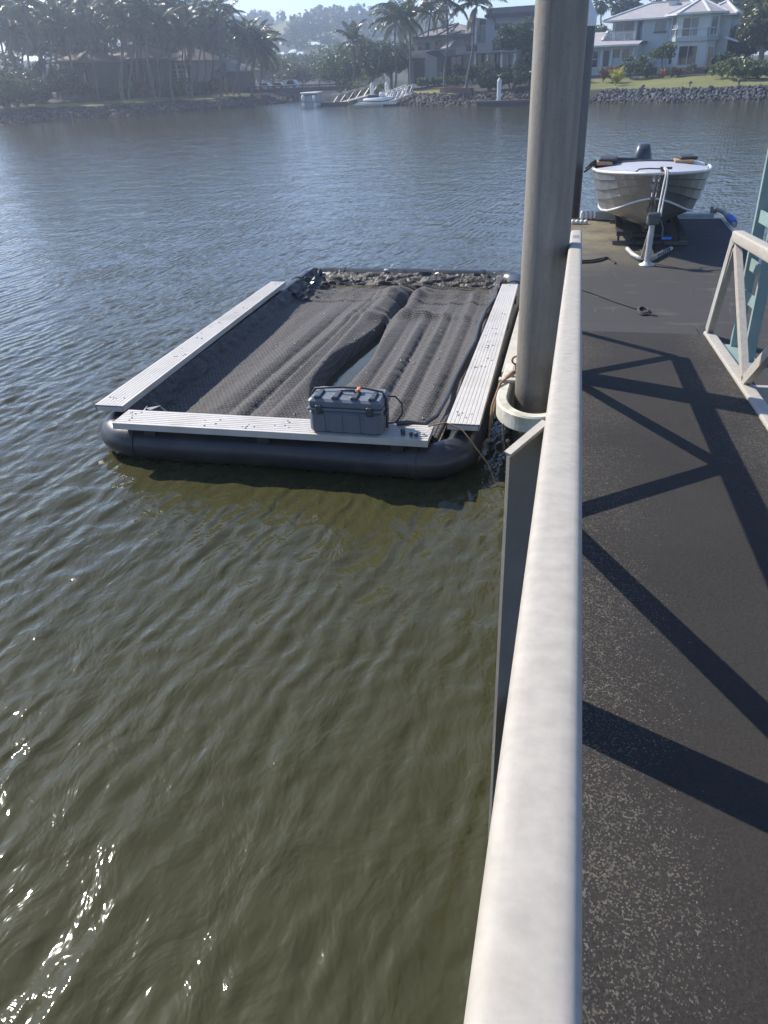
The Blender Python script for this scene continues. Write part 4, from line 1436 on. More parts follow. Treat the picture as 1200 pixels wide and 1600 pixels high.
def crown_mesh(name, seed, rx, ry, rz, cz, nclump, n_per, size, mat, spread=0.55, flat=0.0, hollow=0.35):
    rg = np.random.default_rng(seed)
    d = rg.normal(size=(nclump, 3)); d /= np.linalg.norm(d, axis=1)[:, None]
    d[:, 2] = np.where(d[:, 2] < -0.35, d[:, 2] * 0.5, d[:, 2])
    r_ = hollow + (1 - hollow) * rg.random((nclump, 1)) ** 0.5
    lump = 1 + 0.22 * np.sin(d[:, :1] * 3.1 + seed) + 0.18 * np.sin(d[:, 1:2] * 4.3 + seed * 2)
    C_ = d * r_ * lump * np.array([rx, ry, rz]) + np.array([0, 0, cz])
    if flat:
        C_[:, 2] = np.maximum(C_[:, 2], cz - rz * flat)
    V, Fq = leaves(rg, C_, spread, n_per, size)
    return fast_mesh(name, V, Fq, mat, False)

def trunk_mesh(h, r, seed, lean=(0, 0), limbs=5, reach=1.2, mat=None, name='trunk'):
    rg = random.Random(seed)
    mb = MB()
    pts = [(lean[0] * (k / 5) ** 1.5 + rg.uniform(-.04, .04) * h * .2, lean[1] * (k / 5) ** 1.5 + rg.uniform(-.04, .04) * h * .2, -0.4 + (h + 0.4) * k / 5) for k in range(6)]
    mb.tube(pts, [r * (1.25 - 0.65 * k / 5) for k in range(6)], 8)
    for k in range(limbs):
        a = rg.uniform(0, 6.28); z = h * rg.uniform(0.5, 0.95)
        p = Vector((lean[0] * (z / h) ** 1.5, lean[1] * (z / h) ** 1.5, z))
        q_ = p + Vector((math.cos(a) * reach * rg.uniform(.6, 1.1), math.sin(a) * reach * rg.uniform(.6, 1.1), reach * rg.uniform(.5, 1.2)))
        mb.tube([p, p.lerp(q_, .5) + Vector((0, 0, reach * .15)), q_], [r * .5, r * .35, r * .15], 6)
    me_o = mb.build(name, mat or M['bark'])
    me = me_o.data
    bpy.data.objects.remove(me_o)
    return me

def gx_at(px, y, py=140): return at_y(px, py, y).x

def tree(name, label, px, y, top_py, rx, kind='leaf_mid', seed=1, group=None, rz=None, dens=1.0, leaf=0.34, trunk_h=None, cat='tree', ryk=1.0, basez=None, bark='bark', left=None):
    """tree with crown width 2*rx whose top stands at pixel row top_py when seen from the landing"""
    x = gx_at(px, y)
    z0_ = gzl(x, y) if basez is None else basez
    ztop = at_y(px, top_py, y).z
    H_ = ztop - z0_
    th = trunk_h if trunk_h is not None else 0.42 * H_
    rz_ = rz or (H_ - th * 0.8) / 2
    cz = H_ - rz_
    o = thing(name, label, cat, (x, y, z0_), group)
    link('trunk', trunk_mesh(max(0.3, cz), max(0.05, 0.035 * H_), seed, (0, 0), 5, rx * 0.5, M[bark]), o)
    nc = int(26 + 16 * rx * rz_ * dens)
    link('crown', crown_mesh('crown', seed, rx * .85, rx * .85 * ryk, rz_ * .85, cz, min(nc, 170), int(26 * dens), leaf, M[kind], 0.28 + 0.10 * rx), o)
    return o

# palm fronds: four shared shapes
def frond_mesh(name, a0, a1, L, seed, mat, npair=24, wl=0.55, fan=False):
    rg = random.Random(seed)
    mb = MB()
    pts = []
    p = Vector((0, 0, 0)); N = 10
    for k in range(N + 1):
        pts.append(p.copy())
        a = R(a0 + (a1 - a0) * (k / N) ** 1.2)
        p = p + Vector((math.cos(a), 0, math.sin(a))) * (L / N)
    mb.tube(pts, [0.035 * (1 - 0.85 * k / N) for k in range(N + 1)], 4, False, False)
    def P(t_):
        f_ = t_ * N; i = min(int(f_), N - 1)
        return pts[i].lerp(pts[i + 1], f_ - i), (pts[i + 1] - pts[i]).normalized()
    for k in range(npair):
        t_ = 0.14 + 0.85 * k / (npair - 1)
        c, d = P(t_)
        for s in (-1, 1):
            ll = wl * math.sin(math.pi * min(1, 0.18 + 0.80 * t_)) ** 0.7 * rg.uniform(.85, 1.1)
            out_ = Vector((0, s, 0)) * 0.80 + d * 0.55 + Vector((0, 0, -0.55 + rg.uniform(-.15, .15)))
            out_.normalize()
            w_ = d * 0.042
            tip = c + out_ * ll + Vector((0, 0, -0.10 * ll))
            mid = c + out_ * ll * .55 + Vector((0, 0, 0.03 * ll))
            mb.add([c - w_ * .6, c + w_ * .6, mid + w_, tip, mid - w_], [(0, 1, 2, 3, 4)] if s > 0 else [(4, 3, 2, 1, 0)])
    o = mb.build(name, mat); me = o.data; bpy.data.objects.remove(o)
    return me
FR = [frond_mesh('frond', 74, -5, 2.5, 1, M['frond']), frond_mesh('frond', 52, -48, 2.6, 2, M['frond']), frond_mesh('frond', 25, -75, 2.5, 3, M['frond']), frond_mesh('frond', -10, -85, 2.2, 4, M['frond'])]
FR_DRY = frond_mesh('frond', -45, -88, 1.9, 5, M['frond_dry'], 18)
def fan_mesh(seed):
    rg = random.Random(seed); mb = MB()
    mb.tube([(0, 0, 0), (0.5, 0, 0.12)], [0.025, 0.018], 4, False, False)
    for k in range(15):
        a = R(-105 + 210 * k / 14)
        d = Vector((math.cos(a), math.sin(a), -0.12)); c = Vector((0.5, 0, 0.12))
        L_ = 0.62 * (1 - 0.25 * abs(a) / 2) * rg.uniform(.9, 1.1); sdv = Vector((-math.sin(a), math.cos(a), 0)) * 0.055
        mb.add([c, c + d * L_ * .6 - sdv, c + d * L_ + Vector((0, 0, -0.12)), c + d * L_ * .6 + sdv], [(0, 1, 2, 3)])
    o = mb.build('frond', M['frond']); me = o.data; bpy.data.objects.remove(o)
    return me
FAN = fan_mesh(4)

def palm(label, px, y, top_py, base_py=None, lean_px=0, seed=1, nf=13, size=1.0, group=None, dry=2, fan=False, r=0.12, name='coconut_palm'):
    """palm: crown heart at pixel row top_py; lean_px shifts the crown sideways from the foot"""
    rg = random.Random(seed)
    x = gx_at(px, y)
    z0_ = gzl(x, y)
    zc = at_y(px + lean_px, top_py, y).z
    xc = at_y(px + lean_px, top_py, y).x
    h = zc - z0_
    lx = xc - x; ly = rg.uniform(-.4, .4)
    o = thing(name, label, 'palm tree', (x, y, z0_), group)
    mb = MB()
    N = 9
    pts = [Vector((lx * (k / N) ** 1.4 + 0.12 * math.sin(k * .8 + seed), ly * (k / N) ** 1.4, -0.3 + (h + 0.3) * k / N)) for k in range(N + 1)]
    mb.tube(pts, [r * (1.5 if k == 0 else 1.0 - 0.35 * k / N) for k in range(N + 1)], 8)
    t_o = mb.build('trunk', M['bark_pale'])
    t_o.parent = o
    top = pts[-1]
    for k in range(nf):
        az = 2.4 * k + rg.uniform(-.3, .3)
        s = size * rg.uniform(.82, 1.12)
        if fan:
            q_ = k / nf
            link('frond', FAN, o, top, (rg.uniform(-.3, .3), R(-65 + 150 * q_), az), (s, s, s))
        else:
            q_ = k / nf
            me = FR[0] if q_ < .22 else FR[1] if q_ < .55 else FR[2] if q_ < .82 else FR[3]
            link('frond', me, o, top, (rg.uniform(-.25, .25), rg.uniform(-.2, .2), az), (s, s, s))
    for k in range(0 if fan else dry):
        link('frond', FR_DRY, o, top + Vector((0, 0, -.12)), (0, rg.uniform(-.1, .2), rg.uniform(0, 6.28)), (size * .9,) * 3)
    return o

def shrub(name, label, px, y, top_py, rx, kind, seed, cat='shrub', group=None, leaf=0.26, n=26, nclump=34, ry=None, rzk=0.5):
    x = gx_at(px, y); z0_ = gzl(x, y); H_ = max(0.4, at_y(px, top_py, y).z - z0_)
    o = thing(name, label, cat, (x, y, z0_), group)
    mb = MB()
    rg = random.Random(seed)
    for k in range(6):
        a = rg.uniform(0, 6.28); mb.tube([(0, 0, -0.15), (math.cos(a) * rx * .25, math.sin(a) * rx * .25, H_ * .4), (math.cos(a) * rx * .6, math.sin(a) * rx * .6, H_ * .8)], [.05, .04, .015], 5)
    s = mb.build('stem', M['bark']); s.parent = o
    link('foliage', crown_mesh('foliage', seed, rx * .82, (ry or rx) * .82, H_ * rzk * .86, H_ * (1 - rzk), nclump, n, leaf, M[kind], 0.22 + 0.06 * rx, 0.9), o)
    return o

def blade_clump(name, label, px, y, top_py, kind, seed, n=26, cat='plant', group=None, w_=0.07, spread=0.55):
    x = gx_at(px, y); z0_ = gzl(x, y); H_ = max(0.4, at_y(px, top_py, y).z - z0_)
    rg = random.Random(seed); mb = MB()
    o = thing(name, label, cat, (x, y, z0_), group)
    mb.tube([(0, 0, -0.1), (0, 0, H_ * .35)], [.05, .04], 6)
    s = mb.build('stem', M['bark']); s.parent = o
    mb = MB()
    for k in range(n):
        a = rg.uniform(0, 6.28); r_ = H_ * spread * rg.uniform(.5, 1.1)
        d = Vector((math.cos(a), math.sin(a), 0)); sd_ = Vector((-math.sin(a), math.cos(a), 0)) * w_
        b = Vector((0, 0, H_ * rg.uniform(.05, .4)))
        m1 = b + d * r_ * .5 + Vector((0, 0, H_ * rg.uniform(.25, .5))); t_ = b + d * r_ + Vector((0, 0, H_ * rg.uniform(.2, .65)))
        mb.add([b - sd_ * .5, b + sd_ * .5, m1 + sd_, t_, m1 - sd_], [(0, 1, 2, 3, 4)])
    s = mb.build('foliage', M[kind]); s.parent = o
    return o
# ------------------------------------------------------------------ buildings
M['wall_green'] = plain('pale_green_render', (0.50, 0.56, 0.53), 0.8, 0.05, 1.5, 0, 0.1, 8)
M['wall_white'] = plain('white_render', (0.66, 0.68, 0.66), 0.8, 0.04, 1.5, 0, 0.1, 8)
M['wall_beige'] = plain('grey_beige_render', (0.34, 0.31, 0.28), 0.85, 0.06, 1.2, 0, 0.1, 8)
M['wall_grey'] = plain('lilac_grey_render', (0.33, 0.34, 0.37), 0.85, 0.05, 1.2, 0, 0.1, 8)
M['wall_dark'] = plain('dark_cladding', (0.075, 0.075, 0.085), 0.7, 0.1, 2)
M['wall_tan'] = plain('tan_weatherboard', (0.10, 0.082, 0.065), 0.85, 0.15, 2, 0, 0.2, 10)
M['brickwork'] = plain('red_brown_brick', (0.19, 0.10, 0.07), 0.9, 0.3, 6, 0, 0.2, 20)
def roof_mat(name, c1, c2, freq=2.6):
    t = NT(name)
    wv = t.n('TexWave', wave_type='BANDS', bands_direction='Z')
    wv.inputs['Scale'].default_value = freq
    wv.inputs['Distortion'].default_value = 0.6
    t.l(t.coord(), wv.inputs['Vector'])
    c = t.ramp(t.noise(1.3, 5, .65), [(0.3, c1), (0.7, c2)])
    t.set(Base_Color=c, Roughness=0.8, Normal=t.bump(wv.outputs['Fac'], 0.5, 0.05))
    return t.m
M['tiles_pale'] = roof_mat('pale_roof_tiles', (0.33, 0.31, 0.30), (0.42, 0.40, 0.39))
M['tiles_grey'] = roof_mat('grey_brown_roof_tiles', (0.17, 0.15, 0.15), (0.23, 0.205, 0.20))
M['thatch'] = roof_mat('brown_shingle_roof', (0.14, 0.11, 0.09), (0.20, 0.16, 0.13), 4)
t_ = NT('window_glass')
t_.set(Base_Color=(0.018, 0.022, 0.026), Roughness=0.06)
t_.b.inputs['Specular IOR Level'].default_value = 0.7
M['glass'] = t_.m
t_ = NT('curtained_window')
t_.set(Base_Color=t_.ramp(t_.noise(3, 2, .5, t_.coord((6, 1, .2))), [(.35, (0.13, 0.16, 0.16)), (.65, (0.24, 0.27, 0.27))]), Roughness=0.15)
M['curtain'] = t_.m
t_ = NT('clear_balustrade_glass')
t_.set(Base_Color=(0.75, 0.82, 0.80), Roughness=0.03, Alpha=0.22)
M['clear'] = t_.m

class Facade:
    """vertical plane through two ground points; boxes are given by pixel rows/columns of the plane and a depth range"""
    def __init__(self, pxa, ya, pxb, yb, py=110):
        self.a = Vector((gx_at(pxa, ya, py), ya, 0)); self.b = Vector((gx_at(pxb, yb, py), yb, 0))
        self.e = (self.b - self.a).normalized()
        self.n = Vector((self.e.y, -self.e.x, 0))     # towards the water
    def uz(self, px, py, d=0.0):
        r = Vector(ray(px, py)); o = self.a + self.n * d
        c = Vector((0, 0, CAM_H))
        t_ = (o - c).dot(self.n) / r.dot(self.n)
        p = c + r * t_
        return (p - self.a).dot(self.e), p.z
    def P(self, u, d, z):
        q = self.a + self.e * u + self.n * d
        return Vector((q.x, q.y, z))
    def ubox(self, mb, u0, u1, z0, z1, d0, d1):
        vs = [self.P(u, d, z) for z in (z0, z1) for d in (d1, d0) for u in (u0, u1)]
        mb.add(vs, [(0, 2, 3, 1), (4, 5, 7, 6), (0, 1, 5, 4), (2, 6, 7, 3), (0, 4, 6, 2), (1, 3, 7, 5)])
    def rect(self, x0, y0, x1, y1, d=0.0):
        ym, xm = (y0 + y1) / 2, (x0 + x1) / 2
        u0, u1 = self.uz(x0, ym, d)[0], self.uz(x1, ym, d)[0]
        z1, z0 = self.uz(xm, y0, d)[1], self.uz(xm, y1, d)[1]
        return u0, u1, z0, z1
    def box(self, mb, x0, y0, x1, y1, d0, d1):
        self.ubox(mb, *self.rect(x0, y0, x1, y1, d1), d0, d1)
    def part(self, name, mat, root, x0, y0, x1, y1, d0, d1):
        mb = MB(); self.box(mb, x0, y0, x1, y1, d0, d1)
        return mb.build(name, mat, root)
    def window(self, root, x0, y0, x1, y1, d=0.0, nv=2, nh=1, glass='glass', frame='white', sunk=0.0, wf=0.05):
        """frame with members, panes recessed behind it"""
        u0, u1, z0, z1 = self.rect(x0, y0, x1, y1, d)
        mb = MB()
        t_ = wf
        for (a, b, c, e) in ((u0 - t_, u1 + t_, z1, z1 + t_), (u0 - t_, u1 + t_, z0 - t_, z0), (u0 - t_, u0, z0, z1), (u1, u1 + t_, z0, z1)):
            self.ubox(mb, a, b, c, e, d - .02, d + .045)
        for i in range(1, nv):
            u = u0 + (u1 - u0) * i / nv
            self.ubox(mb, u - t_ * .5, u + t_ * .5, z0 + .001, z1 - .001, d - .02, d + .04)
        for i in range(1, nh):
            z = z0 + (z1 - z0) * i / nh
            self.ubox(mb, u0 + .001, u1 - .001, z - t_ * .5, z + t_ * .5, d - .02, d + .035)
        f_ = mb.build('window', M[frame], root)
        for i in range(nv):
            a = u0 + (u1 - u0) * i / nv; b = u0 + (u1 - u0) * (i + 1) / nv
            mb = MB(); self.ubox(mb, a + .002, b - .002, z0, z1, d - .018, d + .012)
            g = glass if isinstance(glass, str) else glass[i]
            mb.build('pane', M[g], f_)
        return f_
    def hip(self, root, u0, u1, d0, d1, ze, zr, over, mat, inset=None, capmat='white', th=0.14, name='roof', caps=True):
        """hip roof over the rectangle; ridge along u"""
        u0 -= over; u1 += over; d0 -= over; d1 += over
        dm = (d0 + d1) / 2
        ins = inset if inset is not None else (d1 - d0) / 2
        ins = min(ins, (u1 - u0) / 2 - .02)
        A, B, C_, D_ = self.P(u0, d1, ze), self.P(u1, d1, ze), self.P(u1, d0, ze), self.P(u0, d0, ze)
        E, F_ = self.P(u0 + ins, dm, zr), self.P(u1 - ins, dm, zr)
        dn = Vector((0, 0, -th))
        mb = MB()
        mb.add([A, B, C_, D_, E, F_, A + dn, B + dn, C_ + dn, D_ + dn], [(0, 1, 5, 4), (1, 2, 5), (2, 3, 4, 5), (3, 0, 4), (6, 9, 8, 7), (0, 6, 7, 1), (1, 7, 8, 2), (2, 8, 9, 3), (3, 9, 6, 0)])
        rf = mb.build(name, M[mat], root)
        if caps:
            for a, b in ((A, E), (B, F_), (E, F_)):
                if (a - b).length < 0.1: continue
                mb = MB(); mb.bar(a + Vector((0, 0, .05)), b + Vector((0, 0, .05)), 0.20, 0.09)
                mb.build('ridge_cap', M[capmat], rf)
        mb = MB()
        mb.bar(A + dn * .5 + self.n * .05, B + dn * .5 + self.n * .05, 0.08, 0.12)
        mb.build('gutter', M[capmat], rf)
        return rf

def ubase(F, px, y0=None):
    return F.uz(px, 100)[0]

# --- pale green house
HF = Facade(928, 87.5, 1140, 84.0)
HB_ = thing('green_house', 'pale green two storey house with pale tiled hip roofs behind the sunlit lawn', 'house', HF.P(ubase(HF, 1030), 0, 1.4))
uz = HF.uz
zg = 1.25
ze_main = uz(1005, 29)[1]; zr_main = uz(1040, 4, -4)[1]
uL, uM, uR, uE = uz(951, 60)[0], uz(1002, 60)[0], uz(1106, 60)[0], uz(1138, 60)[0]
mb = MB(); HF.ubox(mb, uM, uR + .1, zg, ze_main, -7.5, 0.0); HF.ubox(mb, uL, uM, zg, ze_main, -7.5, -1.0)
mb.build('wall', M['wall_green'], HB_)
mb = MB(); HF.ubox(mb, uR + .1, uE, zg, uz(1122, 22)[1], -7.0, -0.15)
mb.build('wall', M['wall_green'], HB_)
HF.hip(HB_, uL, uR, -7.5, 0.0, ze_main, zr_main, 0.55, 'tiles_pale', 3.2)
HF.hip(HB_, uR - .6, uE, -7.0, -0.15, uz(1122, 22)[1], uz(1100, 4, -3)[1], 0.45, 'tiles_pale', 1.8)
# bay tower
b0, b1 = uz(1056, 60, 1.3)[0], uz(1105, 60, 1.3)[0]
ze_bay = uz(1082, 21, 1.3)[1]; zs1, zs0 = uz(1082, 57, 1.3)[1], uz(1082, 64, 1.3)[1]
cut = 0.75
def octo(z0, z1, grow=0.0, d1=1.3):
    a0, a1 = b0 - cut - grow, b1 + cut + grow
    return [HF.P(a0, -0.4, z0), HF.P(a0, d1 - cut * 1.0, z0), HF.P(b0, d1 + grow, z0), HF.P(b1, d1 + grow, z0), HF.P(a1, d1 - cut * 1.0, z0), HF.P(a1, -0.4, z0)], Vector((0, 0, z1 - z0))
mb = MB(); p_, e_ = octo(zg, zs0, -0.12); mb.prism(p_, e_); p_, e_ = octo(zs1, ze_bay, -0.05); mb.prism(p_, e_)
bay = mb.build('bay', M['wall_white'], HB_)
mb = MB(); p_, e_ = octo(zs0, zs1, 0.10); mb.prism(p_, e_)
mb.build('balcony_slab', M['wall_green'], HB_)
ra, _e = octo(ze_bay, ze_bay + .1, 0.55)
apex = HF.P((b0 + b1) / 2, -0.9, uz(1087, -2, -0.9)[1])
mb = MB()
mb.add(ra + [apex], [(i, i + 1, 6) for i in range(5)] + [(5, 4, 3, 2, 1, 0)])
brf = mb.build('roof', M['tiles_pale'], HB_)
for q in (ra[2], ra[3], ra[1], ra[4]):
    mb = MB(); mb.bar(q + Vector((0, 0, .05)), apex + Vector((0, 0, .05)), .18, .09); mb.build('ridge_cap', M['white'], brf)
mb = MB()
for i in range(1, 4): mb.bar(ra[i], ra[i + 1], .10, .16)
mb.build('gutter', M['white'], brf)
HF.window(HB_, 1067, 28, 1091, 56, 1.27, 2, 1, ('glass', 'curtain'))
HF.window(HB_, 1060, 72, 1088, 101, 1.20, 2, 1, ('glass', 'glass'))
def side_window(x0, y0, x1, y1, pa, pb, g='curtain'):
    """window on a slanted bay side between plan points pa, pb"""
    F2 = Facade.__new__(Facade); F2.a = Vector((pa.x, pa.y, 0)); F2.b = Vector((pb.x, pb.y, 0)); F2.e = (F2.b - F2.a).normalized(); F2.n = Vector((F2.e.y, -F2.e.x, 0))
    L_ = (F2.b - F2.a).length
    z1, z0 = F2.uz(x0, y0)[1], F2.uz(x0, y1)[1]
    mb = MB()
    for (a, b, c, e) in ((.18, L_ - .18, z1, z1 + .05), (.18, L_ - .18, z0 - .05, z0), (.13, .18, z0, z1), (L_ - .18, L_ - .13, z0, z1)):
        F2.ubox(mb, a, b, c, e, -.02, .05)
    f_ = mb.build('window', M['white'], HB_)
    mb = MB(); F2.ubox(mb, .182, L_ - .182, z0, z1, -.02, .015); mb.build('pane', M[g], f_)
pp, _ = octo(0, 1, -0.05)
side_window(1046, 28, 1056, 56, pp[1], pp[2]); side_window(1099, 26, 1106, 54, pp[3], pp[4])
pp, _ = octo(0, 1, -0.12)
side_window(1096, 74, 1101, 104, pp[3], pp[4], 'glass'); side_window(1046, 74, 1052, 100, pp[1], pp[2], 'glass')
# balcony rail of the bay
po, _ = octo(zs1, zs1 + .1, 0.04)
mb = MB()
zr_ = zs1 + 0.62
for i in range(1, 4):
    a, b = po[i].copy(), po[i + 1].copy(); a.z = b.z = zr_
    mb.bar(a, b, .05, .06)
    for k in range(3):
        q = a.lerp(b, k / 2); mb.bar((q.x, q.y, zs1), (q.x, q.y, zr_), .045, .045, (0, 1, 0))
mb.build('balcony_rail', M['white'], HB_)
# upper left: sliding door, recess, wall window
HF.window(HB_, 961, 36, 988, 61, -0.95, 2, 2, ('curtain', 'glass'))
HF.part('column', M['wall_white'], HB_, 990, 32, 995, 64, -0.9, -0.3)
HF.window(HB_, 996, 33, 1001, 62, -0.95, 1, 1, 'curtain')
HF.window(HB_, 1023, 33, 1041, 49, 0.0, 1, 1, 'curtain', 'wall_white')
HF.part('window_hood', M['wall_dark'], HB_, 1021, 49, 1042, 51, 0.0, 0.12)
HF.part('down_pipe', M['white'], HB_, 1042, 30, 1043.5, 70, 0.0, 0.1)
HF.window(HB_, 1116, 25, 1125, 32, -0.12, 2, 1, 'curtain')
HF.part('down_pipe', M['white'], HB_, 1133.5, 55, 1135, 86, -0.15, -0.05)
# lower left wing with lean-to roof and balcony
zw = uz(960, 70, 2.2)[1]
l0, l1 = uz(924, 90, 2.2)[0], uz(999, 90, 2.2)[0]
mb = MB(); HF.ubox(mb, l0 - 1.5, l1 - .3, zg, zw, -5, 2.0)
mb.build('wall', M['wall_green'], HB_)
zt2 = uz(945, 50, -1)[1]
A, B = HF.P(l0 - 2.1, 2.8, zw), HF.P(l1, 2.8, zw)
C2, D2 = HF.P(uz(944, 55)[0], -1.0, zt2), HF.P(l0 - 2.1, -1.0, zt2)
E2 = HF.P(uz(948, 65)[0], 1.6, uz(945, 64, 1.6)[1]); F2_ = HF.P(l1, 1.6, uz(990, 64, 1.6)[1])
mb = MB()
dn = Vector((0, 0, -.14))
mb.add([A, B, F2_, E2, C2, D2, A + dn, B + dn], [(0, 1, 2, 3), (0, 3, 4, 5), (0, 6, 7, 1)])
lrf = mb.build('roof', M['tiles_pale'], HB_)
for a, b in ((E2, C2),):
    mb = MB(); mb.bar(a + Vector((0, 0, .05)), b + Vector((0, 0, .05)), .18, .1); mb.build('ridge_cap', M['white'], lrf)
mb = MB(); mb.bar(A + dn * .5, B + dn * .5, .12, .15); mb.build('gutter', M['white'], lrf)
mb = MB(); HF.ubox(mb, uz(946, 65)[0], l1 + .05, uz(975, 66, 1.5)[1] - .2, uz(975, 65, 1.5)[1], -1, 1.5)
mb.build('balcony_slab', M['wall_dark'], HB_)
mb = MB()
zb0 = uz(975, 65, 1.5)[1]
HF.ubox(mb, uz(950, 65)[0], uz(998, 65)[0], zb0 + .03, zb0 + .70, 1.40, 1.42)
mb.build('balustrade_glass', M['clear'], HB_)
mb = MB()
HF.ubox(mb, uz(950, 65)[0], uz(998, 65)[0], zb0 + .70, zb0 + .75, 1.39, 1.44)
for px in (950, 966, 982, 997):
    u = uz(px, 60)[0]; HF.ubox(mb, u, u + .04, zb0, zb0 + .70, 1.422, 1.45)
mb.build('balcony_rail', M['white'], HB_)
for a in ((926, 80, 934, 105, 1, 2), (957, 76, 969, 91, 1, 1), (972, 76, 984, 91, 1, 1)):
    HF.window(HB_, a[0], a[1], a[2], a[3], 2.0, a[4], a[5])
HF.part('door', M['wall_dark'], HB_, 943, 79, 951, 104, 1.97, 2.03)
for px in (937.5, 953, 987):
    HF.part('column', M['wall_white'], HB_, px, 74, px + 3, 112, 2.0, 2.25)
mb = MB()
cu, cz_ = uz(1052, 5, -3)
HF.ubox(mb, cu - .35, cu + .35, cz_ - 1.2, cz_ + .15, -3.4, -2.7)
ch = mb.build('chimney', M['wall_white'], HB_)
mb = MB(); HF.ubox(mb, cu - .42, cu + .42, cz_ + .15, cz_ + .24, -3.47, -2.63); mb.build('chimney_cap', M['wall_beige'], ch)
mb = MB(); HF.ubox(mb, uz(1040, 112, 1)[0], uz(1108, 112, 1)[0], 1.2, uz(1070, 106, 2.6)[1], 2.4, 2.6)
tag(mb.build('garden_wall', M['brickwork'], None, HF.P(uz(1070, 110)[0], 2.5, 1.2)), 'low red brown garden wall below the bay windows', 'wall')
mb = MB(); HF.ubox(mb, uz(925, 118, 4)[0], uz(985, 118, 4)[0], 1.1, uz(950, 117, 4.2)[1], 4.0, 4.2)
tag(mb.build('garden_edging', M['wall_dark'], None, HF.P(uz(950, 110)[0], 4.1, 1.2)), 'dark low edging between the lawn and the green house', 'edging')
# right lean-to
mb = MB()
A = HF.P(uE - .1, 1.0, uz(1137, 57)[1]); 
mb.add([A, HF.P(uE + 1.0, 1.2, A.z - .35), HF.P(uE + 1.0, -3, A.z - .35), HF.P(uE - .1, -3, A.z), A + dn, HF.P(uE + 1.0, 1.2, A.z - .49), HF.P(uE + 1.0, -3, A.z - .49), HF.P(uE - .1, -3, A.z - .14)], [(0, 1, 2, 3), (4, 7, 6, 5), (0, 4, 5, 1), (1, 5, 6, 2), (2, 6, 7, 3), (3, 7, 4, 0)])
mb.build('side_awning', M['white'], HB_)

# --- grey modern house
NF = Facade(640, 92.0, 838, 89.0)
NB = thing('grey_house', 'grey modern house of stacked blocks and slanted roofs behind topiary and hedge', 'house', NF.P(ubase(NF, 735), 0, 1.5))
uz = NF.uz
zg2 = 1.4
def blk(name, mat, x0, y0, x1, y1, d0, d1, ground=False):
    u0, u1, z0, z1 = NF.rect(x0, y0, x1, y1, d1)
    mb = MB(); NF.ubox(mb, u0, u1, zg2 if ground else z0, z1, d0, d1)
    return mb.build(name, M[mat], NB)
blk('wall', 'wall_grey', 759, 24, 838, 100, -7, 0.0, True)
blk('wall', 'wall_beige', 735, 28, 745, 100, -7, 0.25, True)
blk('wall', 'wall_dark', 745.5, 30, 759, 100, -7, -0.5, True)
rfu = blk('roof', 'tiles_grey', 760, 10, 846, 20, -7.5, 0.7)
blk('eave', 'wall_dark', 757, 20, 846, 25, -7.4, 0.6)
NF.window(NB, 745.5, 40, 758.5, 68, -0.42, 2, 1, 'curtain', 'wall_beige')
blk('window_post', 'white', 740.5, 40, 743, 68, 0.25, 0.5)
NF.window(NB, 774, 38, 780, 46, 0.03, 1, 1, 'glass', 'wall_dark'); NF.window(NB, 783, 38, 791, 46, 0.03, 1, 1, 'glass', 'wall_dark')
blk('parapet', 'wall_beige', 746, 67, 769, 82, -1, 1.2)
blk('parapet', 'wall_dark', 769.3, 66, 781, 80, -1, 1.0)
blk('terrace_slab', 'wall_beige', 727, 79, 808, 82.5, -1, 1.6)
for px, y1 in ((740.5, 116), (760, 104), (782, 104), (802.5, 104)):
    blk('column', 'white', px, 82.6, px + 2.6, y1, 1.1, 1.4, True)
NF.window(NB, 746, 84, 759, 112, 0.05, 2, 1, 'glass', 'wall_dark')
NF.window(NB, 764, 84, 782, 110, 0.05, 2, 1, 'glass', 'wall_beige')
NF.window(NB, 785, 84, 801, 110, 0.05, 2, 1, 'curtain', 'white')
# left wing
blk('wall', 'wall_beige', 648, 59, 740, 79, -6, -0.2)
blk('wall', 'wall_beige', 641, 79, 664, 126, -6, 0.2, True)
blk('wall', 'wall_beige', 664.5, 79, 742, 126, -6, -0.4, True)
ul, ur = uz(644, 60, .4)[0], uz(741, 54, .4)[0]
zl, zr2 = uz(648, 60, .4)[1], uz(740, 53.5, .4)[1]
pk = NF.P(uz(716, 38, -3.5)[0], -3.5, uz(716, 37, -3.5)[1]); pk2 = NF.P(uz(738, 40, -3.5)[0], -3.5, uz(738, 41, -3.5)[1])
pk0 = NF.P(uz(668, 50, -3.5)[0], -3.5, uz(668, 49, -3.5)[1])
A, B = NF.P(ul, .4, zl), NF.P(ur, .4, zr2)
mb = MB(); dn = Vector((0, 0, -.16))
A2 = NF.P(ul, -6.5, zl)
B2 = NF.P(ur, -6.5, zr2)
mb.add([A, B, pk2, pk, pk0, A2, A + dn, B + dn, A2 + dn, B2, B2 + dn], [(0, 1, 2, 3, 4), (0, 4, 5), (0, 6, 7, 1), (5, 8, 6, 0), (4, 3, 2, 9, 5), (6, 8, 10, 7), (1, 7, 10, 9, 2)])
rfl = mb.build('roof', M['tiles_grey'], NB)
for a, b in ((pk0, A), (pk, A.lerp(B, .38)), (pk2, A.lerp(B, .62)), (pk0, pk), (A, B)):
    mb = MB(); mb.bar(a + Vector((0, 0, .04)), b + Vector((0, 0, .04)), .2, .12); mb.build('ridge_cap', M['wall_dark'], rfl)
NF.window(NB, 653, 68, 671, 78, -0.18, 3, 1, 'glass', 'wall_dark'); NF.window(NB, 681, 65, 689, 76, -0.18, 1, 1, 'glass', 'wall_dark'); NF.window(NB, 728, 63, 733, 70, -0.18, 1, 1, 'glass', 'wall_dark')
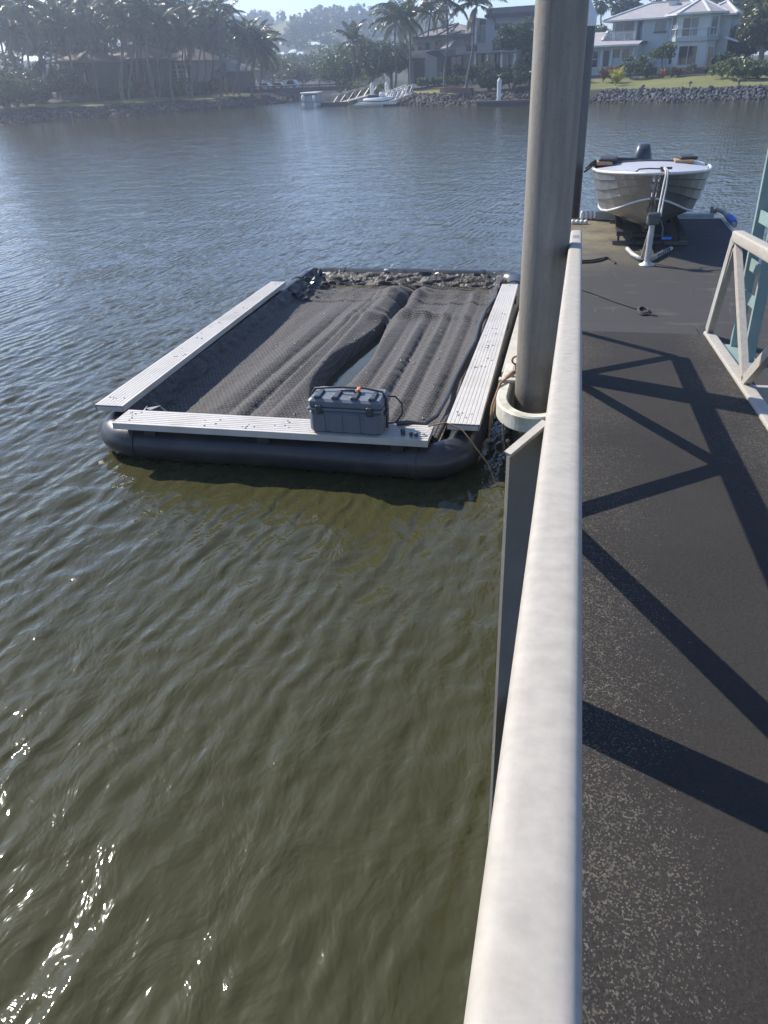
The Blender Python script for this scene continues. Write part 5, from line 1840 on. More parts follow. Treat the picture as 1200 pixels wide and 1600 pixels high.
blk('flat_roof', 'wall_beige', 636, 87, 664, 91, -6, 1.0); blk('eave', 'wall_dark', 636, 91.2, 664, 95, -6, 0.8)
blk('opening', 'wall_dark', 647, 97, 663, 126, 0.15, 0.24, True)
# slanted fin walls
u0, z1 = uz(664, 79, 1.8); u1, _z = uz(682, 86, 1.8)
mb = MB()
mb.prism([NF.P(u0, 1.8, zg2), NF.P(u1, 1.8, zg2), NF.P(u1 + .05, 1.8, uz(681, 87, 1.8)[1]), NF.P(u0 - .02, 1.8, z1)], -NF.n * 2.0)
mb.build('fin_wall', M['wall_beige'], NB)
blk('recess', 'wall_dark', 682.5, 87, 722, 120, -.3, -0.35 + .3, True)
NF.window(NB, 684, 90, 702, 118, 0.02, 3, 1, 'glass', 'wall_dark'); NF.window(NB, 705, 88, 721, 118, 0.02, 2, 1, 'glass', 'wall_dark')
def plate(pts, th, mat, name):
    mb = MB(); mb.prism([NF.P(uz(x, y, d)[0], d, uz(x, y, d)[1]) for x, y, d in pts], Vector((0, 0, -th)))
    return mb.build(name, M[mat], NB)
plate([(688, 76, 2.2), (701, 74, 2.2), (711, 62, .4), (699, 66, .4)], .15, 'wall_beige', 'canopy')
plate([(666, 80, 2.0), (684, 79, 2.0), (694, 86, 2.0), (683, 87, 2.0)], .15, 'wall_dark', 'canopy')
mb = MB(); mb.prism([NF.P(*((lambda a: (a[0], 1.6, a[1]))(uz(x, y, 1.6)))) for x, y in ((709, 74), (728, 72), (728, 83.5), (713, 85))], -NF.n * .4)
mb.build('parapet', M['wall_beige'], NB)
blk('parapet', 'wall_dark', 728.4, 72, 742, 83, -.4, 1.3)
mb = MB(); NF.ubox(mb, uz(694, 140, 6)[0], uz(738, 140, 6)[0], 1.2, uz(715, 128, 6)[1], 5.7, 6.0)
tag(mb.build('garden_wall', M['wall_beige'], None, NF.P(uz(715, 140)[0], 5.9, 1.2)), 'low pale garden wall below the hedge of the grey house', 'wall')
mb = MB()
p0 = at_y(689, 141, 77.2); p1 = at_y(738, 141, 75.0)
for k in range(16):
    a, b = p0.lerp(p1, k / 16), p0.lerp(p1, (k + 1) / 16)
    mb.bar((a.x, a.y, gzl(a.x, a.y) + .12), (b.x, b.y, gzl(a.x, a.y) + .12), .3, .45)
tag(mb.build('retaining_wall', M['brickwork'], None, (p0.x, p0.y, .9)), 'low brick retaining wall on top of the brownish rock bank', 'wall')

# --- dark pavilions behind the palms on the hazy bank
def pavilion(label, px0, px1, y, py_eave, py_ridge, wallmat, seed, depth=7, gable=False):
    F = Facade(px0, y, px1, y - 0.8)
    u1 = F.uz(px1, 120)[0]
    b = F.P(u1 / 2, 0, gzl(*F.P(u1 / 2, 0, 0).xy))
    o = thing('bank_house', label, 'house', b)
    ze = F.uz((px0 + px1) / 2, py_eave)[1]; zr = F.uz((px0 + px1) / 2, py_ridge, -depth / 2)[1]
    mb = MB(); F.ubox(mb, 0.3, u1 - 0.3, b.z - .3, ze, -depth, -1.2); mb.build('wall', M[wallmat], o)
    F.hip(o, 0, u1, -depth - .5, 0, ze, zr, 0.4, 'thatch', depth * .42, 'wall_tan')
    n_ = max(3, int(u1 / 1.6))
    for k in range(n_ + 1):
        u = 0.15 + (u1 - 0.3) * k / n_
        mb = MB(); F.ubox(mb, u - .09, u + .09, b.z - .3, ze - .14, -.25, -.07); mb.build('post', M['wall_white'] if seed == 2 else M['wall_tan'], o)
    if seed == 2:
        mb = MB(); zf = b.z + (ze - b.z) * .46
        F.ubox(mb, 0, u1, zf - .15, zf, -1.25, 0.0); mb.build('balcony_slab', M['wall_tan'], o)
        mb = MB(); F.ubox(mb, 0, u1, zf + .75, zf + .82, -.05, .02); F.ubox(mb, 0, u1, zf + .38, zf + .42, -.05, .02)
        mb.build('balcony_rail', M['white'], o)
    for k in range(n_):
        u = 0.15 + (u1 - 0.3) * (k + .5) / n_
        z0_, z1_ = b.z + .9, ze - .5
        mb = MB(); w_ = .45
        for (a, c, e, f_) in ((u - w_ - .06, u + w_ + .06, z1_, z1_ + .06), (u - w_ - .06, u + w_ + .06, z0_ - .06, z0_), (u - w_ - .06, u - w_, z0_, z1_), (u + w_, u + w_ + .06, z0_, z1_)):
            F.ubox(mb, a, c, e, f_, -1.21, -1.14)
        f2 = mb.build('window', M['wall_tan'], o)
        mb = MB(); F.ubox(mb, u - w_ + .002, u + w_ - .002, z0_, z1_, -1.205, -1.17); mb.build('pane', M['glass'], f2)
    return o
pavilion('dim pavilion with broad brown hip roof behind the clumped palm trunks', 138, 232, 86, 93, 72, 'wall_tan', 1)
pavilion('small dim pavilion with tilted brown roof near the dark shrub mass', 78, 128, 80, 96, 80, 'wall_tan', 3)
pavilion('dim two level house with white balcony rail among the palms', 246, 292, 91, 95, 74, 'wall_beige', 2)
pavilion('dim brown roofed house at the edge of the palm grove next to the bridge', 300, 352, 97, 112, 92, 'wall_tan', 4)

# --- bridge over the inlet
BR = thing('road_bridge', 'low dark road bridge on timber piers across the inlet', 'bridge', (-32, 104, 1.4))
bA, bB = at_y(380, 141, 103.5), at_y(566, 141, 101.0)
za, zb = at_y(455, 143.5, 102.5).z, at_y(455, 134, 102.5).z
mb = MB(); mb.bar((bA.x, bA.y, (za + zb) / 2 - .1), (bB.x, bB.y, (za + zb) / 2 - .1), 4.0, (zb - za) * .5, (0, 0, 1)); mb.build('deck', M['wall_dark'], BR)
mb = MB()
for dy in (-2.0, 2.0):
    mb.bar((bA.x, bA.y + dy, zb), (bB.x, bB.y + dy, zb), .10, .10)
    mb.bar((bA.x, bA.y + dy, zb - .25), (bB.x, bB.y + dy, zb - .25), .08, .08)
    for k in range(19):
        q = bA.lerp(bB, k / 18); mb.bar((q.x, q.y + dy, za), (q.x, q.y + dy, zb), .09, .09, (0, 1, 0))
mb.build('railing', M['wall_dark'], BR)
for i, px in enumerate((452, 459, 465, 472)):
    q = at_y(px, 155, 100.6)
    for dy in (0, 3):
        mb = MB(); mb.lathe([(.19, -1.2), (.19, za + .05)], (q.x, q.y + dy, 0), 10); mb.build('pier', M['wall_dark'], BR)
q0, q1 = at_y(448, 148, 100.6), at_y(478, 148, 100.6)
mb = MB(); mb.bar((q0.x, 100.6, za - .12), (q1.x, 100.6, za - .12), .35, .3); mb.bar((q0.x, 103.6, za - .12), (q1.x, 103.6, za - .12), .35, .3); mb.build('cross_head', M['wall_dark'], BR)

def car(label, px, y, body, seed, van=False):
    x = gx_at(px, y, 134); z = (za + zb) / 2 + (zb - za) * .18
    o = thing('parked_car', label, 'car', (x, y, z), 'cars on the bridge')
    L_, H_, W_ = 4.0, 1.45 if not van else 2.0, 1.7
    k_ = 0.42
    prof = [(-2, .35), (-1.98, .75), (-1.2, .85), (-.7, H_), (1.0, H_), (1.7, .9), (2.0, .8), (2.0, .35)] if not van else [(-2.2, .35), (-2.2, H_), (1.3, H_), (1.9, 1.1), (2.3, 1.0), (2.3, .35)]
    mb = MB(); mb.prism([(x + a * k_, y - W_ / 4, z + b * k_) for a, b in prof], (0, W_ / 2, 0)); mb.build('body', M[body], o)
    mb = MB(); mb.prism([(x + a * k_, y - W_ / 4 - .012, z + b * k_) for a, b in ((-1.05, .88), (-.65, H_ - .1), (.95, H_ - .1), (1.45, .9))], (0, .02, 0)); mb.build('window', M['glass'], o)
    for a in (-1.3, 1.3):
        mb = MB(); mb.tube([(x + a * k_, y - W_ / 4 - .02, z + .14), (x + a * k_, y - W_ / 4 + .1, z + .14)], .14, 14); mb.build('wheel', M['black_rubber'], o)
    return o
car('white van on the bridge, above the piers', 455, 102.6, 'white', 1, True)
car('pale car on the bridge at its palm grove end', 414, 102.9, 'white', 2)
car('small silver car between the van and the pale car on the bridge', 435, 102.7, 'alu', 3)

# --- houseboat
x0 = gx_at(487, 79.5, 160)
HBt = thing('houseboat', 'small white canopied pontoon boat floating before the bridge', 'boat', (x0, 79.5, 0))
wB = 1.55
for dx in (-.6, .6):
    mb = MB(); mb.tube([(x0 + dx, 78.6, .10), (x0 + dx, 78.9, .10), (x0 + dx, 80.8, .10)], [.16, .25, .25], 12); mb.build('hull', M['white'], HBt)
mb = MB(); mb.box(x0 - .85, x0 + .85, 78.8, 80.8, .32, .42); mb.build('deck', M['alu'], HBt)
zt3 = at_y(487, 144, 79.5).z
mb = MB(); mb.cbox((x0, 79.8, zt3 - .06), 1.75, 2.0, .14, 0, .05); mb.build('canopy', M['white'], HBt)
for dx in (-.8, .8):
    for y in (78.95, 80.6):
        mb = MB(); mb.bar((x0 + dx, y, .42), (x0 + dx, y, zt3 - .12), .05, .05, (0, 1, 0)); mb.build('post', M['white'], HBt)
mb = MB(); mb.box(x0 - .80, x0 + .80, 78.82, 78.85, .0, .9); mb.box(x0 - .80, x0 - .77, 78.86, 80.7, .42, 1.0); mb.box(x0 + .77, x0 + .80, 78.86, 80.7, .42, 1.0); mb.build('side_panel', M['hull_in'], HBt)
mb = MB(); mb.box(x0 - .78, x0 + .72, 79.3, 79.33, .42, zt3 - .14); mb.build('clear_curtain', M['hull_in'], HBt)
mb = MB(); mb.lathe([(.05, 0), (.16, .1), (.18, .3), (.15, .5), (.05, .58)], (x0 - .55, 78.62, .42), 12); mb.build('fender', M['white'], HBt)
mb = MB(); mb.lathe([(.05, 0), (.14, .1), (.16, .3), (.12, .5), (.05, .55)], (x0 + .55, 78.62, .40), 12); mb.build('fender', M['white'], HBt)

# --- small docks, ramps and piles along the far bank
def dock(label, pxa, pxb, y, top, depth=1.6, mat='alu_dull'):
    a, b = gx_at(pxa, y, 165), gx_at(pxb, y, 165)
    o = thing('small_dock', label, 'dock', ((a + b) / 2, y, 0))
    mb = MB(); mb.box(a, b, y, y + depth, top - .10, top); mb.build('deck', M[mat], o)
    mb = MB(); mb.box(a + .05, b - .05, y + .05, y + depth - .05, -.3, top - .1); mb.build('float_body', M['black_pipe'], o)
    mb = MB(); mb.box(a, b, y - .06, y - .002, top - .16, top + .02); mb.build('fender_strip', M['white' if mat != 'wall_dark' else 'wall_dark'], o)
    return o
dock('small pale floating dock with jet ski at the foot of the ramp', 556, 620, 75.2, .30)
dock('long dark floating dock below the bushy bank', 744, 826, 70.2 - .9, .34, 1.4, 'wall_dark')
dock('narrow dock beside the white canopied boat', 502, 538, 79.5, .28, 1.3, 'wall_dark')
def ramp(label, a, b, w_=1.0, rail_mat='alu_dull'):
    a, b = Vector(a), Vector(b)
    o = thing('ramp', label, 'ramp', b)
    mb = MB(); mb.bar(a, b, w_, .10); mb.build('walkway', M['alu_dull'], o)
    d = (b - a); sdv = d.cross(Vector((0, 0, 1))).normalized() * (w_ / 2)
    for s in (-1, 1):
        mb = MB()
        mb.bar(a + sdv * s + Vector((0, 0, .75)), b + sdv * s + Vector((0, 0, .75)), .07, .07)
        for k in range(6):
            q = a.lerp(b, k / 5) + sdv * s
            mb.bar(q, q + Vector((0, 0, .75)), .05, .05, (0, 1, 0))
            if k < 5:
                q2 = a.lerp(b, (k + 1) / 5) + sdv * s
                mb.bar(q, q2 + Vector((0, 0, .75)), .04, .04)
        mb.build('railing', M[rail_mat], o)
ramp('grey truss ramp sloping to the narrow dock beside the canopied boat', at_y(524, 163, 80.0), at_y(585, 147, 84.0))
ramp('pale ramp from the brownish rock bank down to the jet ski dock', at_y(604, 161, 75.9), at_y(640, 147, 78.0), .9, 'white')
for i, (pxa, pya, pxb, pyb) in enumerate(((600, 152, 608, 143), (607, 152, 613, 143), (620, 150, 627, 138), (627, 150, 634, 138))):
    a, b = at_y(pxa, pya, 77.0), at_y(pxb, pyb, 77.6)
    mb = MB(); mb.tube([a, b], .09, 8)
    tag(mb.build('leaning_pole', M['white'], None, a), ['short pale pole leaning on the ramp, first from the jet ski', 'short pale pole leaning on the ramp, second from the jet ski', 'long pale pole leaning by the rock bank, inner one of the pair', 'long pale pole leaning by the rock bank, nearest the lawn palm'][i], 'pole', 'pale poles leaning by the ramp')
def wpile(label, px, y, py_top, py_bot):
    x = gx_at(px, y, (py_top + py_bot) / 2); zt = at_y(px, py_top, y).z
    o = thing('dock_pile', label, 'pile', (x, y, 0))
    mb = MB(); mb.lathe([(.17, -1.0), (.17, zt - .28)], (x, y, 0), 16); mb.build('sleeve', M['white'], o)
    mb = MB(); mb.lathe([(.185, zt - .30), (.185, zt - .22), (.02, zt)], (x, y, 0), 16); mb.build('cap', M['white'], o)
wpile('white dock pile nearest the canopied boat', 581.5, 76.6, 128, 166)
wpile('white dock pile beside the pale leaning poles', 604.5, 77.6, 127, 160)
wpile('white dock pile standing before the bushy bank', 780, 70.9, 121, 158)
# jet ski
jx = gx_at(592, 75.9, 158)
J = thing('jet_ski', 'white jet ski resting on the small pale dock', 'jet ski', (jx, 75.9, .3))
mb = MB()
rows = []
for t_, hw, z0_, z1_ in ((-1.4, .30, .36, .62), (-.9, .48, .33, .68), (0, .52, .32, .72), (.7, .42, .34, .76), (1.2, .22, .42, .74), (1.45, .04, .56, .70)):
    rows.append([(jx + t_, 75.9 - hw, z0_ + .12), (jx + t_, 75.9 - hw * .9, z1_ - .06), (jx + t_, 75.9, z1_), (jx + t_, 75.9 + hw * .9, z1_ - .06), (jx + t_, 75.9 + hw, z0_ + .12), (jx + t_, 75.9, z0_), (jx + t_, 75.9 - hw, z0_ + .12)])
mb.grid(rows, True); mb.build('hull', M['white'], J)
mb = MB(); mb.cbox((jx - .5, 75.9, .80), 1.1, .36, .22, 0, .06); mb.build('seat', M['black_rubber'], J)
mb = MB(); mb.cbox((jx + .3, 75.9, .90), .5, .4, .34, 0, .08); mb.tube([(jx + .2, 75.55, 1.12), (jx + .3, 75.9, 1.10), (jx + .2, 76.25, 1.12)], .03, 6); mb.build('handlebar', M['white'], J)
# low white skiff by the dock
kx = gx_at(575, 74.2, 168)
K = thing('skiff', 'flat white skiff moored low in the water beside the pale dock', 'boat', (kx, 74.2, 0))
mb = MB(); rows = []
for t_, hw in ((-1.3, .38), (-.6, .48), (.3, .48), (.9, .34), (1.35, .03)):
    rows.append([(kx + t_, 74.3 - hw, .26 + .05 * max(0, t_)), (kx + t_, 74.3 - hw * .7, -.08), (kx + t_, 74.3 + hw * .7, -.08), (kx + t_, 74.3 + hw, .26 + .05 * max(0, t_))])
mb.grid(rows, True); mb.grid([[(a[0], a[1] + (.05 if j == 0 else -.05), a[2] - .02) for j, a in enumerate((r_[0], r_[3]))] for r_ in rows]); mb.build('hull', M['white'], K)
mb = MB(); mb.box(kx - .4, kx - .15, 73.9, 74.7, .20, .25); mb.build('bench_seat', M['alu'], K)
# lamp post by the bridge
q = at_y(443, 140, 108)
LP = thing('lamp_post', 'plain grey light pole rising behind the bridge', 'lamp post', (q.x, 108, 1.2))
mb = MB(); mb.tube([(q.x, 108, .9), (q.x, 108, at_y(443, 95, 108).z)], [.10, .06], 8); mb.build('pole', M['wall_beige'], LP)
zt4 = at_y(443, 95, 108).z
mb = MB(); mb.tube([(q.x, 108, zt4), (q.x + .9, 107.8, zt4 + .12)], .04, 6); mb.cbox((q.x + 1.1, 107.8, zt4 + .12), .5, .2, .1); mb.build('lamp_arm', M['wall_beige'], LP)
# short bollards along the lawn edge
for i, (px, lb) in enumerate(((961, 'thin stump post on the lawn edge near the yellow croton'), (1005, 'small dark garden light on the lawn edge, between stump post and middle light'), (1078, 'small dark garden light on the lawn edge below the bay windows'), (1154, 'pale stump light on the lawn edge before the leafy bush'))):
    b = at_y(px, 134, 70.5 if px < 1050 else 69.8)
    z0_ = gzl(b.x, b.y)
    o = thing('garden_light', lb, 'garden light', (b.x, b.y, z0_))
    mb = MB(); mb.tube([(b.x, b.y, z0_ - .1), (b.x, b.y, z0_ + .22 + (.12 if i == 0 else 0))], .07 if i in (0, 3) else .04, 8); mb.build('post', M['bark' if i in (0, 3) else 'wall_dark'], o)
    mb = MB(); mb.lathe([(.13, 0), (.15, .05), (.1, .14), (0.02, .16)], (b.x, b.y, z0_ + .21 + (.12 if i == 0 else 0)), 10); mb.build('lamp_head', M['wall_dark' if i else 'bark'], o)

# ------------------------------------------------------------------ vegetation placed along the banks
PG = 'palms of the dense grove on the hazy bank'
grove = [  # px foot, distance, crown row, lean, label
    (12, 76, 20, -10), (34, 80, 45, 6), (52, 74, 8, -14), (77, 78, 30, 4), (95, 84, 5, 10), (112, 78, 42, -8), (128, 86, 14, 6),
    (150, 80, 30, -10), (168, 86, 2, 8), (186, 79, 40, 12), (192, 79.3, 22, -8), (200, 80, 8, 16), (212, 84, 34, 6), (226, 86, 12, -6),
    (238, 80, 26, -12), (252, 88, 6, 8), (268, 83, 40, -8), (283, 88, 22, 6), (300, 85, 34, -6), (318, 90, 50, 4), (352, 89, 40, -8), (372, 90, 60, 10), (394, 92, 66, 6), (406, 94, 78, 8),
    (4, 82, 60, 6), (22, 74, 52, -6), (62, 86, 22, 4), (86, 80, 56, 8), (104, 88, 20, -6), (138, 84, 52, 6), (160, 90, 18, 4), (178, 86, 26, -4), (246, 82, 48, 6), (262, 90, 22, 4), (292, 84, 58, -6), (310, 92, 24, 6), (330, 94, 60, 4)]
gl = 'hazy coconut palm in the dense grove on the left bank'
for i, (px, y, cy_, ln) in enumerate(grove):
    palm(gl, px, y, cy_, None, ln, 100 + i, 19, random.Random(i).uniform(1.0, 1.3), PG, 3)
palm('tall palm standing clear above the grove, crown alone against the sky', 345, 87, 12, None, -3, 301, 14, 1.12)
palm('leaning palm whose double curved trunk bends over the rock bank next to the bridge', 362, 89.5, 56, None, 24, 302, 13, 1.0)
palm('palm with curved foot on the bank, crown low before the bridge', 390, 91, 72, None, 12, 303, 12, .9)
palm('thick trunked palm on the small bright lawn at its outer end', 645, 78.5, 30, None, -8, 304, 15, 1.3)
palm('straight palm at the middle of the small bright lawn', 696, 78.5, 2, None, 4, 305, 15, 1.25)
palm('palm leaning inland in front of the stacked grey blocks', 730, 80, 8, None, 17, 306, 15, 1.25)
palm('bushy palm with crown left of the lawn palms, above the ramp', 617, 88, 34, None, 2, 307, 15, 1.35)
palm('palm crown behind the lawn palms, top cut by the picture edge', 668, 92, 22, None, 4, 308, 14, 1.2)
palm('low palm among dark trees above the canopied boat', 556, 92, 66, None, -4, 309, 14, 1.1)
for i, (px, cy_) in enumerate(((939, 4), (962, 8), (976, 2), (990, 6))):
    palm(['slim fan palm beside the white pile cap', 'second slim fan palm from the white pile cap', 'third slim fan palm from the white pile cap', 'slim fan palm rising behind the roof ridge'][i], px, 104 + 2 * i, cy_, None, 0, 320 + i, 26, 1.25, 'slim fan palms behind the green house', 0, True, .11, 'fan_palm')

tree('fig_tree', 'big dark tree filling the middle of the palm grove', 208, 92, -14, 4.6, 'leaf_dark', 11, leaf=.36, dens=1.4)
tree('fig_tree', 'dark tree behind the palms at the edge of the picture, top out of frame', 30, 92, -16, 4.2, 'leaf_dark', 12, leaf=.36, dens=1.3)
tree('fig_tree', 'dark tree behind the palms between the two hip roofed pavilions', 120, 96, -10, 4.2, 'leaf_dark', 13, leaf=.36, dens=1.2)
tree('shade_tree', 'dark rounded tree behind the tall lone palm', 322, 100, 38, 3.8, 'leaf_dark', 14, leaf=.34)
tree('shade_tree', 'dark tree behind the low palms beside the bridge end', 385, 110, 40, 4.4, 'leaf_dark', 15, leaf=.36)
tree('shade_tree', 'yellow green spreading tree behind the bridge, beside the light pole', 428, 122, 84, 4.2, 'leaf_light', 16, leaf=.36)
tree('shade_tree', 'dome shaped olive tree with pale rim behind the bridge', 474, 116, 98, 3.2, 'leaf_olive', 17, leaf=.30, dens=1.3)
tree('shade_tree', 'mid green tree rising behind the dome shaped tree', 500, 130, 82, 3.8, 'leaf_mid', 18, leaf=.36)
tree('shade_tree', 'large bright green tree overhanging the inlet', 530, 98, 78, 3.2, 'leaf_mid', 19, leaf=.34, dens=1.3, ryk=1.2)
tree('shade_tree', 'dark green tree between the large inlet tree and the lawn palms', 580, 96, 62, 2.9, 'leaf_dark', 20, leaf=.34, dens=1.3)
tree('shade_tree', 'dark tree under the bushy palm above the ramp', 612, 90, 70, 2.5, 'leaf_dark', 21, leaf=.32, dens=1.4)
tree('shade_tree', 'broad dark tree far behind the bridge', 405, 140, 76, 5, 'leaf_dark', 22, leaf=.42)
tree('shade_tree', 'broad mid green tree far behind the inlet', 540, 135, 66, 5, 'leaf_mid', 23, leaf=.42)
tree('shade_tree', 'dark spiky tree beside the thick pile, in front of the grey upper storey', 812, 82, 24, 2.2, 'leaf_dark', 24, leaf=.34, dens=1.4)
tree('glossy_tree', 'tall glossy olive tree at the right picture edge beside the green house', 1180, 79, -30, 2.5, 'leaf_olive', 25, leaf=.42, dens=1.7, trunk_h=.4)
tree('glossy_tree', 'deep shaded tree behind the glossy olive tree', 1212, 83, -24, 2.6, 'leaf_dark', 26, leaf=.40, dens=1.4, trunk_h=.8)
for i, (px, y, ty, rx_) in enumerate(((1010, 112, -6, 3.5), (1062, 116, -18, 4.5), (1110, 110, -10, 4.5), (1150, 104, -24, 5))):
    tree('background_tree', ['grey green tree behind the chimney ridge', 'dark tall tree behind the bay tower roof', 'dark tree behind the low roof end of the green house', 'dark tree between the green house and the glossy olive tree'][i], px, y, ty, rx_, 'leaf_dark', 30 + i, leaf=.40, group=None)
tree('background_tree', 'rounded green shrub tree seen past the white pile cap', 934, 96, 40, 1.8, 'leaf_mid', 35, leaf=.3)
tree('background_tree', 'dark trees top beside the grey house roof ridge', 640, 100, 60, 3.0, 'leaf_dark', 36, leaf=.34)
# shrubs
tree('fig_tree', 'dark low tree under the grove palms beside the big hip roof', 150, 92, 30, 3.4, 'leaf_dark', 211, leaf=.34, dens=1.2)
tree('fig_tree', 'dark tree under the grove palms behind the white balcony rail', 268, 98, 30, 3.6, 'leaf_dark', 212, leaf=.34, dens=1.2)
tree('fig_tree', 'dark tree filling the grove above the small tilted roof', 76, 90, 26, 3.6, 'leaf_dark', 213, leaf=.34, dens=1.2)
for i, (px, y, ty, rx_, kd) in enumerate(((112, 79, 120, 1.5, 'leaf_mid'), (135, 80.5, 128, 1.3, 'leaf_dark'), (172, 82, 132, 1.4, 'leaf_mid'), (206, 82.5, 124, 1.3, 'leaf_dark'), (254, 85, 126, 1.3, 'leaf_dark'), (296, 88, 122, 1.5, 'leaf_mid'), (326, 90, 126, 1.3, 'leaf_dark'), (346, 92, 120, 1.2, 'leaf_mid'))):
    shrub('shrub', ['round green shrub at the foot of the small tilted roof pavilion', 'low dark shrub before the corner of the big hip roof pavilion', 'mid green shrub before the middle of the big hip roof pavilion', 'dark shrub beside the red cordyline clump', 'dark shrub before the white balcony rail', 'mid green shrub between the balcony house and the brown roofed house', 'dark shrub before the brown roofed house', 'mid green shrub at the bridge end of the grove'][i], px, y, ty, rx_, kd, 230 + i, leaf=.28, n=30, nclump=40)
tree('background_tree', 'dark leafy tree closing the gap between green house and glossy olive tree', 1150, 86, 40, 1.9, 'leaf_dark', 241, leaf=.32, dens=1.6, trunk_h=.4)
shrub('shrub', 'low spreading shrub above the hazy rocks at the picture edge', 3, 66.5, 142, 1.9, 'leaf_dark', 251, leaf=.26, n=34, nclump=50)
shrub('shrub', 'bright leafy bush on the lawn end before the glossy olive tree', 1162, 74, 90, 2.6, 'leaf_light', 41, leaf=.36, n=34, nclump=60)
shrub('shrub', 'dark green hedge bush continuing past the bright leafy bush', 1205, 74, 96, 1.8, 'leaf_mid', 42, leaf=.32)
shrub('shrub', 'dark rounded bush hiding the wall foot beside the bay', 1121, 81.5, 79, 1.05, 'leaf_dark', 43, leaf=.2, n=40)
shrub('shrub', 'large bushy mass overhanging the dark dock', 800, 74.5, 100, 2.1, 'leaf_mid', 44, leaf=.30, n=34, nclump=60)
shrub('shrub', 'rounded bush beside the white pile of the dark dock', 765, 75.5, 112, 1.5, 'leaf_mid', 45, leaf=.28, n=32, nclump=44)
shrub('shrub', 'tall dark shrub behind the bushy mass at the thick pile', 826, 78, 70, 1.7, 'leaf_dark', 46, leaf=.30, n=36, nclump=50)
shrub('topiary', 'clipped ball bush in front of the dark windows, inner one', 699, 86.5, 103, .75, 'leaf_dark', 47, leaf=.16, n=60, rzk=.5)
shrub('topiary', 'clipped ball bush in front of the dark windows, outer one', 717, 86.3, 99, .9, 'leaf_dark', 48, leaf=.16, n=60)
shrub('topiary', 'clipped ball bush before the white columns, next to the leaning palm', 738, 85.8, 98, .8, 'leaf_dark', 49, leaf=.16, n=60)
shrub('topiary', 'clipped ball bush below the beige parapet', 756, 84.6, 94, .85, 'leaf_dark', 50, leaf=.16, n=60)
shrub('shrub', 'clipped block bush at the foot of the white ramp', 594, 84, 120, 1.0, 'leaf_mid', 51, leaf=.22)
shrub('shrub', 'yellow leaved shrub under the dark inlet trees', 570, 86, 104, 1.3, 'leaf_light', 52, leaf=.26)
shrub('shrub', 'low dark shrub at the water end of the inlet', 545, 90, 120, 1.8, 'leaf_dark', 53, leaf=.26)
for i, (px, y, ty, rx_, kd) in enumerate(((8, 66, 110, 2.6, 'leaf_dark'), (36, 70, 96, 2.8, 'leaf_dark'), (66, 74, 88, 2.6, 'leaf_dark'), (96, 76, 108, 2.0, 'leaf_dark'), (54, 68, 128, 1.8, 'leaf_dark'), (18, 78, 72, 3.0, 'leaf_mid'))):
    shrub('shrub', ['low dark pandanus mass at the picture edge over the hazy rocks', 'tall dark shrub next to the pandanus mass', 'tall dark shrub before the small tilted roof', 'dark shrub below the small tilted roof', 'low dark shrub hanging over the hazy rock bank', 'pale topped shrub tree behind the pandanus mass'][i], px, y, ty, rx_, kd, 60 + i, leaf=.30, n=34, nclump=60)
for i, (px, y, ty, kd) in enumerate(((148, 82, 146, 'leaf_olive'), (222, 82, 136, 'leaf_red'), (238, 82.5, 138, 'leaf_red'), (282, 87, 122, 'leaf_light'), (312, 88, 136, 'leaf_light'), (337, 90, 128, 'leaf_red'), (262, 85.5, 140, 'leaf_dark'), (352, 91, 138, 'leaf_light'))):
    blade_clump('garden_plant', ['olive bladed plant at the end of the thin lawn strip', 'red cordyline clump below the big hip roof', 'smaller red cordyline clump beside the bigger one', 'yellow green clump below the white balcony rail', 'yellow green clump on the bank between red plants', 'red plant before the brown roofed house', 'dark bladed plant on the lawn strip end', 'yellow green clump at the curved palm foot'][i], px, y, ty, kd, 80 + i)
blade_clump('garden_plant', 'yellow croton bush standing alone before the pale house', 961, 76, 102, 'leaf_yellow', 90, 34)
blade_clump('garden_plant', 'reddish plant just behind the yellow croton', 955, 78.5, 97, 'leaf_red', 91, 30)
blade_clump('garden_plant', 'orange brown plant beside the dark entrance door', 941, 79, 102, 'leaf_red', 92, 22)
shrub('garden_plant', 'grey green shrub with pale top before the lower windows', 984, 80.5, 84, 1.35, 'leaf_mid', 93, leaf=.24, n=30)
shrub('garden_plant', 'dark shrub at the wall foot beside the umbrella tree', 1008, 81, 98, .9, 'leaf_dark', 94, leaf=.2)
tree('umbrella_tree', 'small umbrella shaped tree before the blank wall', 1029, 80.5, 72, 1.15, 'leaf_mid', 95, leaf=.24, rz=.5, dens=1.3, trunk_h=1.4)
for i, (px, ty, kd) in enumerate(((1033, 104, 'leaf_red'), (1046, 98, 'leaf_olive'), (1056, 103, 'leaf_red'), (1075, 96, 'leaf_olive'), (1098, 99, 'leaf_olive'))):
    blade_clump('garden_plant', ['reddish plant under the umbrella tree', 'straw coloured plant beside the lower bay pillar', 'reddish plant between two straw coloured plants', 'straw coloured plant before the bay glass door', 'straw coloured plant at the bay end'][i], px, 78.5, ty, kd, 96 + i, 24)
# hedge of the grey house
hx0, hx1 = gx_at(654, 83, 125), gx_at(726, 81.5, 125)
hz0, hz1 = 1.45, at_y(690, 120, 82.3).z
rgh = np.random.default_rng(77)
o = thing('hedge', 'long low clipped hedge along the front of the grey house', 'hedge', ((hx0 + hx1) / 2, 82.3, 1.45))
Cn = np.stack([rgh.uniform(hx0, hx1, 150), rgh.uniform(81.9, 82.7, 150), rgh.uniform(hz0, hz1 - .1, 150)], -1) - np.array([(hx0 + hx1) / 2, 82.3, 1.45])
Vh, Fh = leaves(rgh, Cn, .2, 34, .16)
link('foliage', fast_mesh('foliage', Vh, Fh, M['leaf_mid'], False), o)

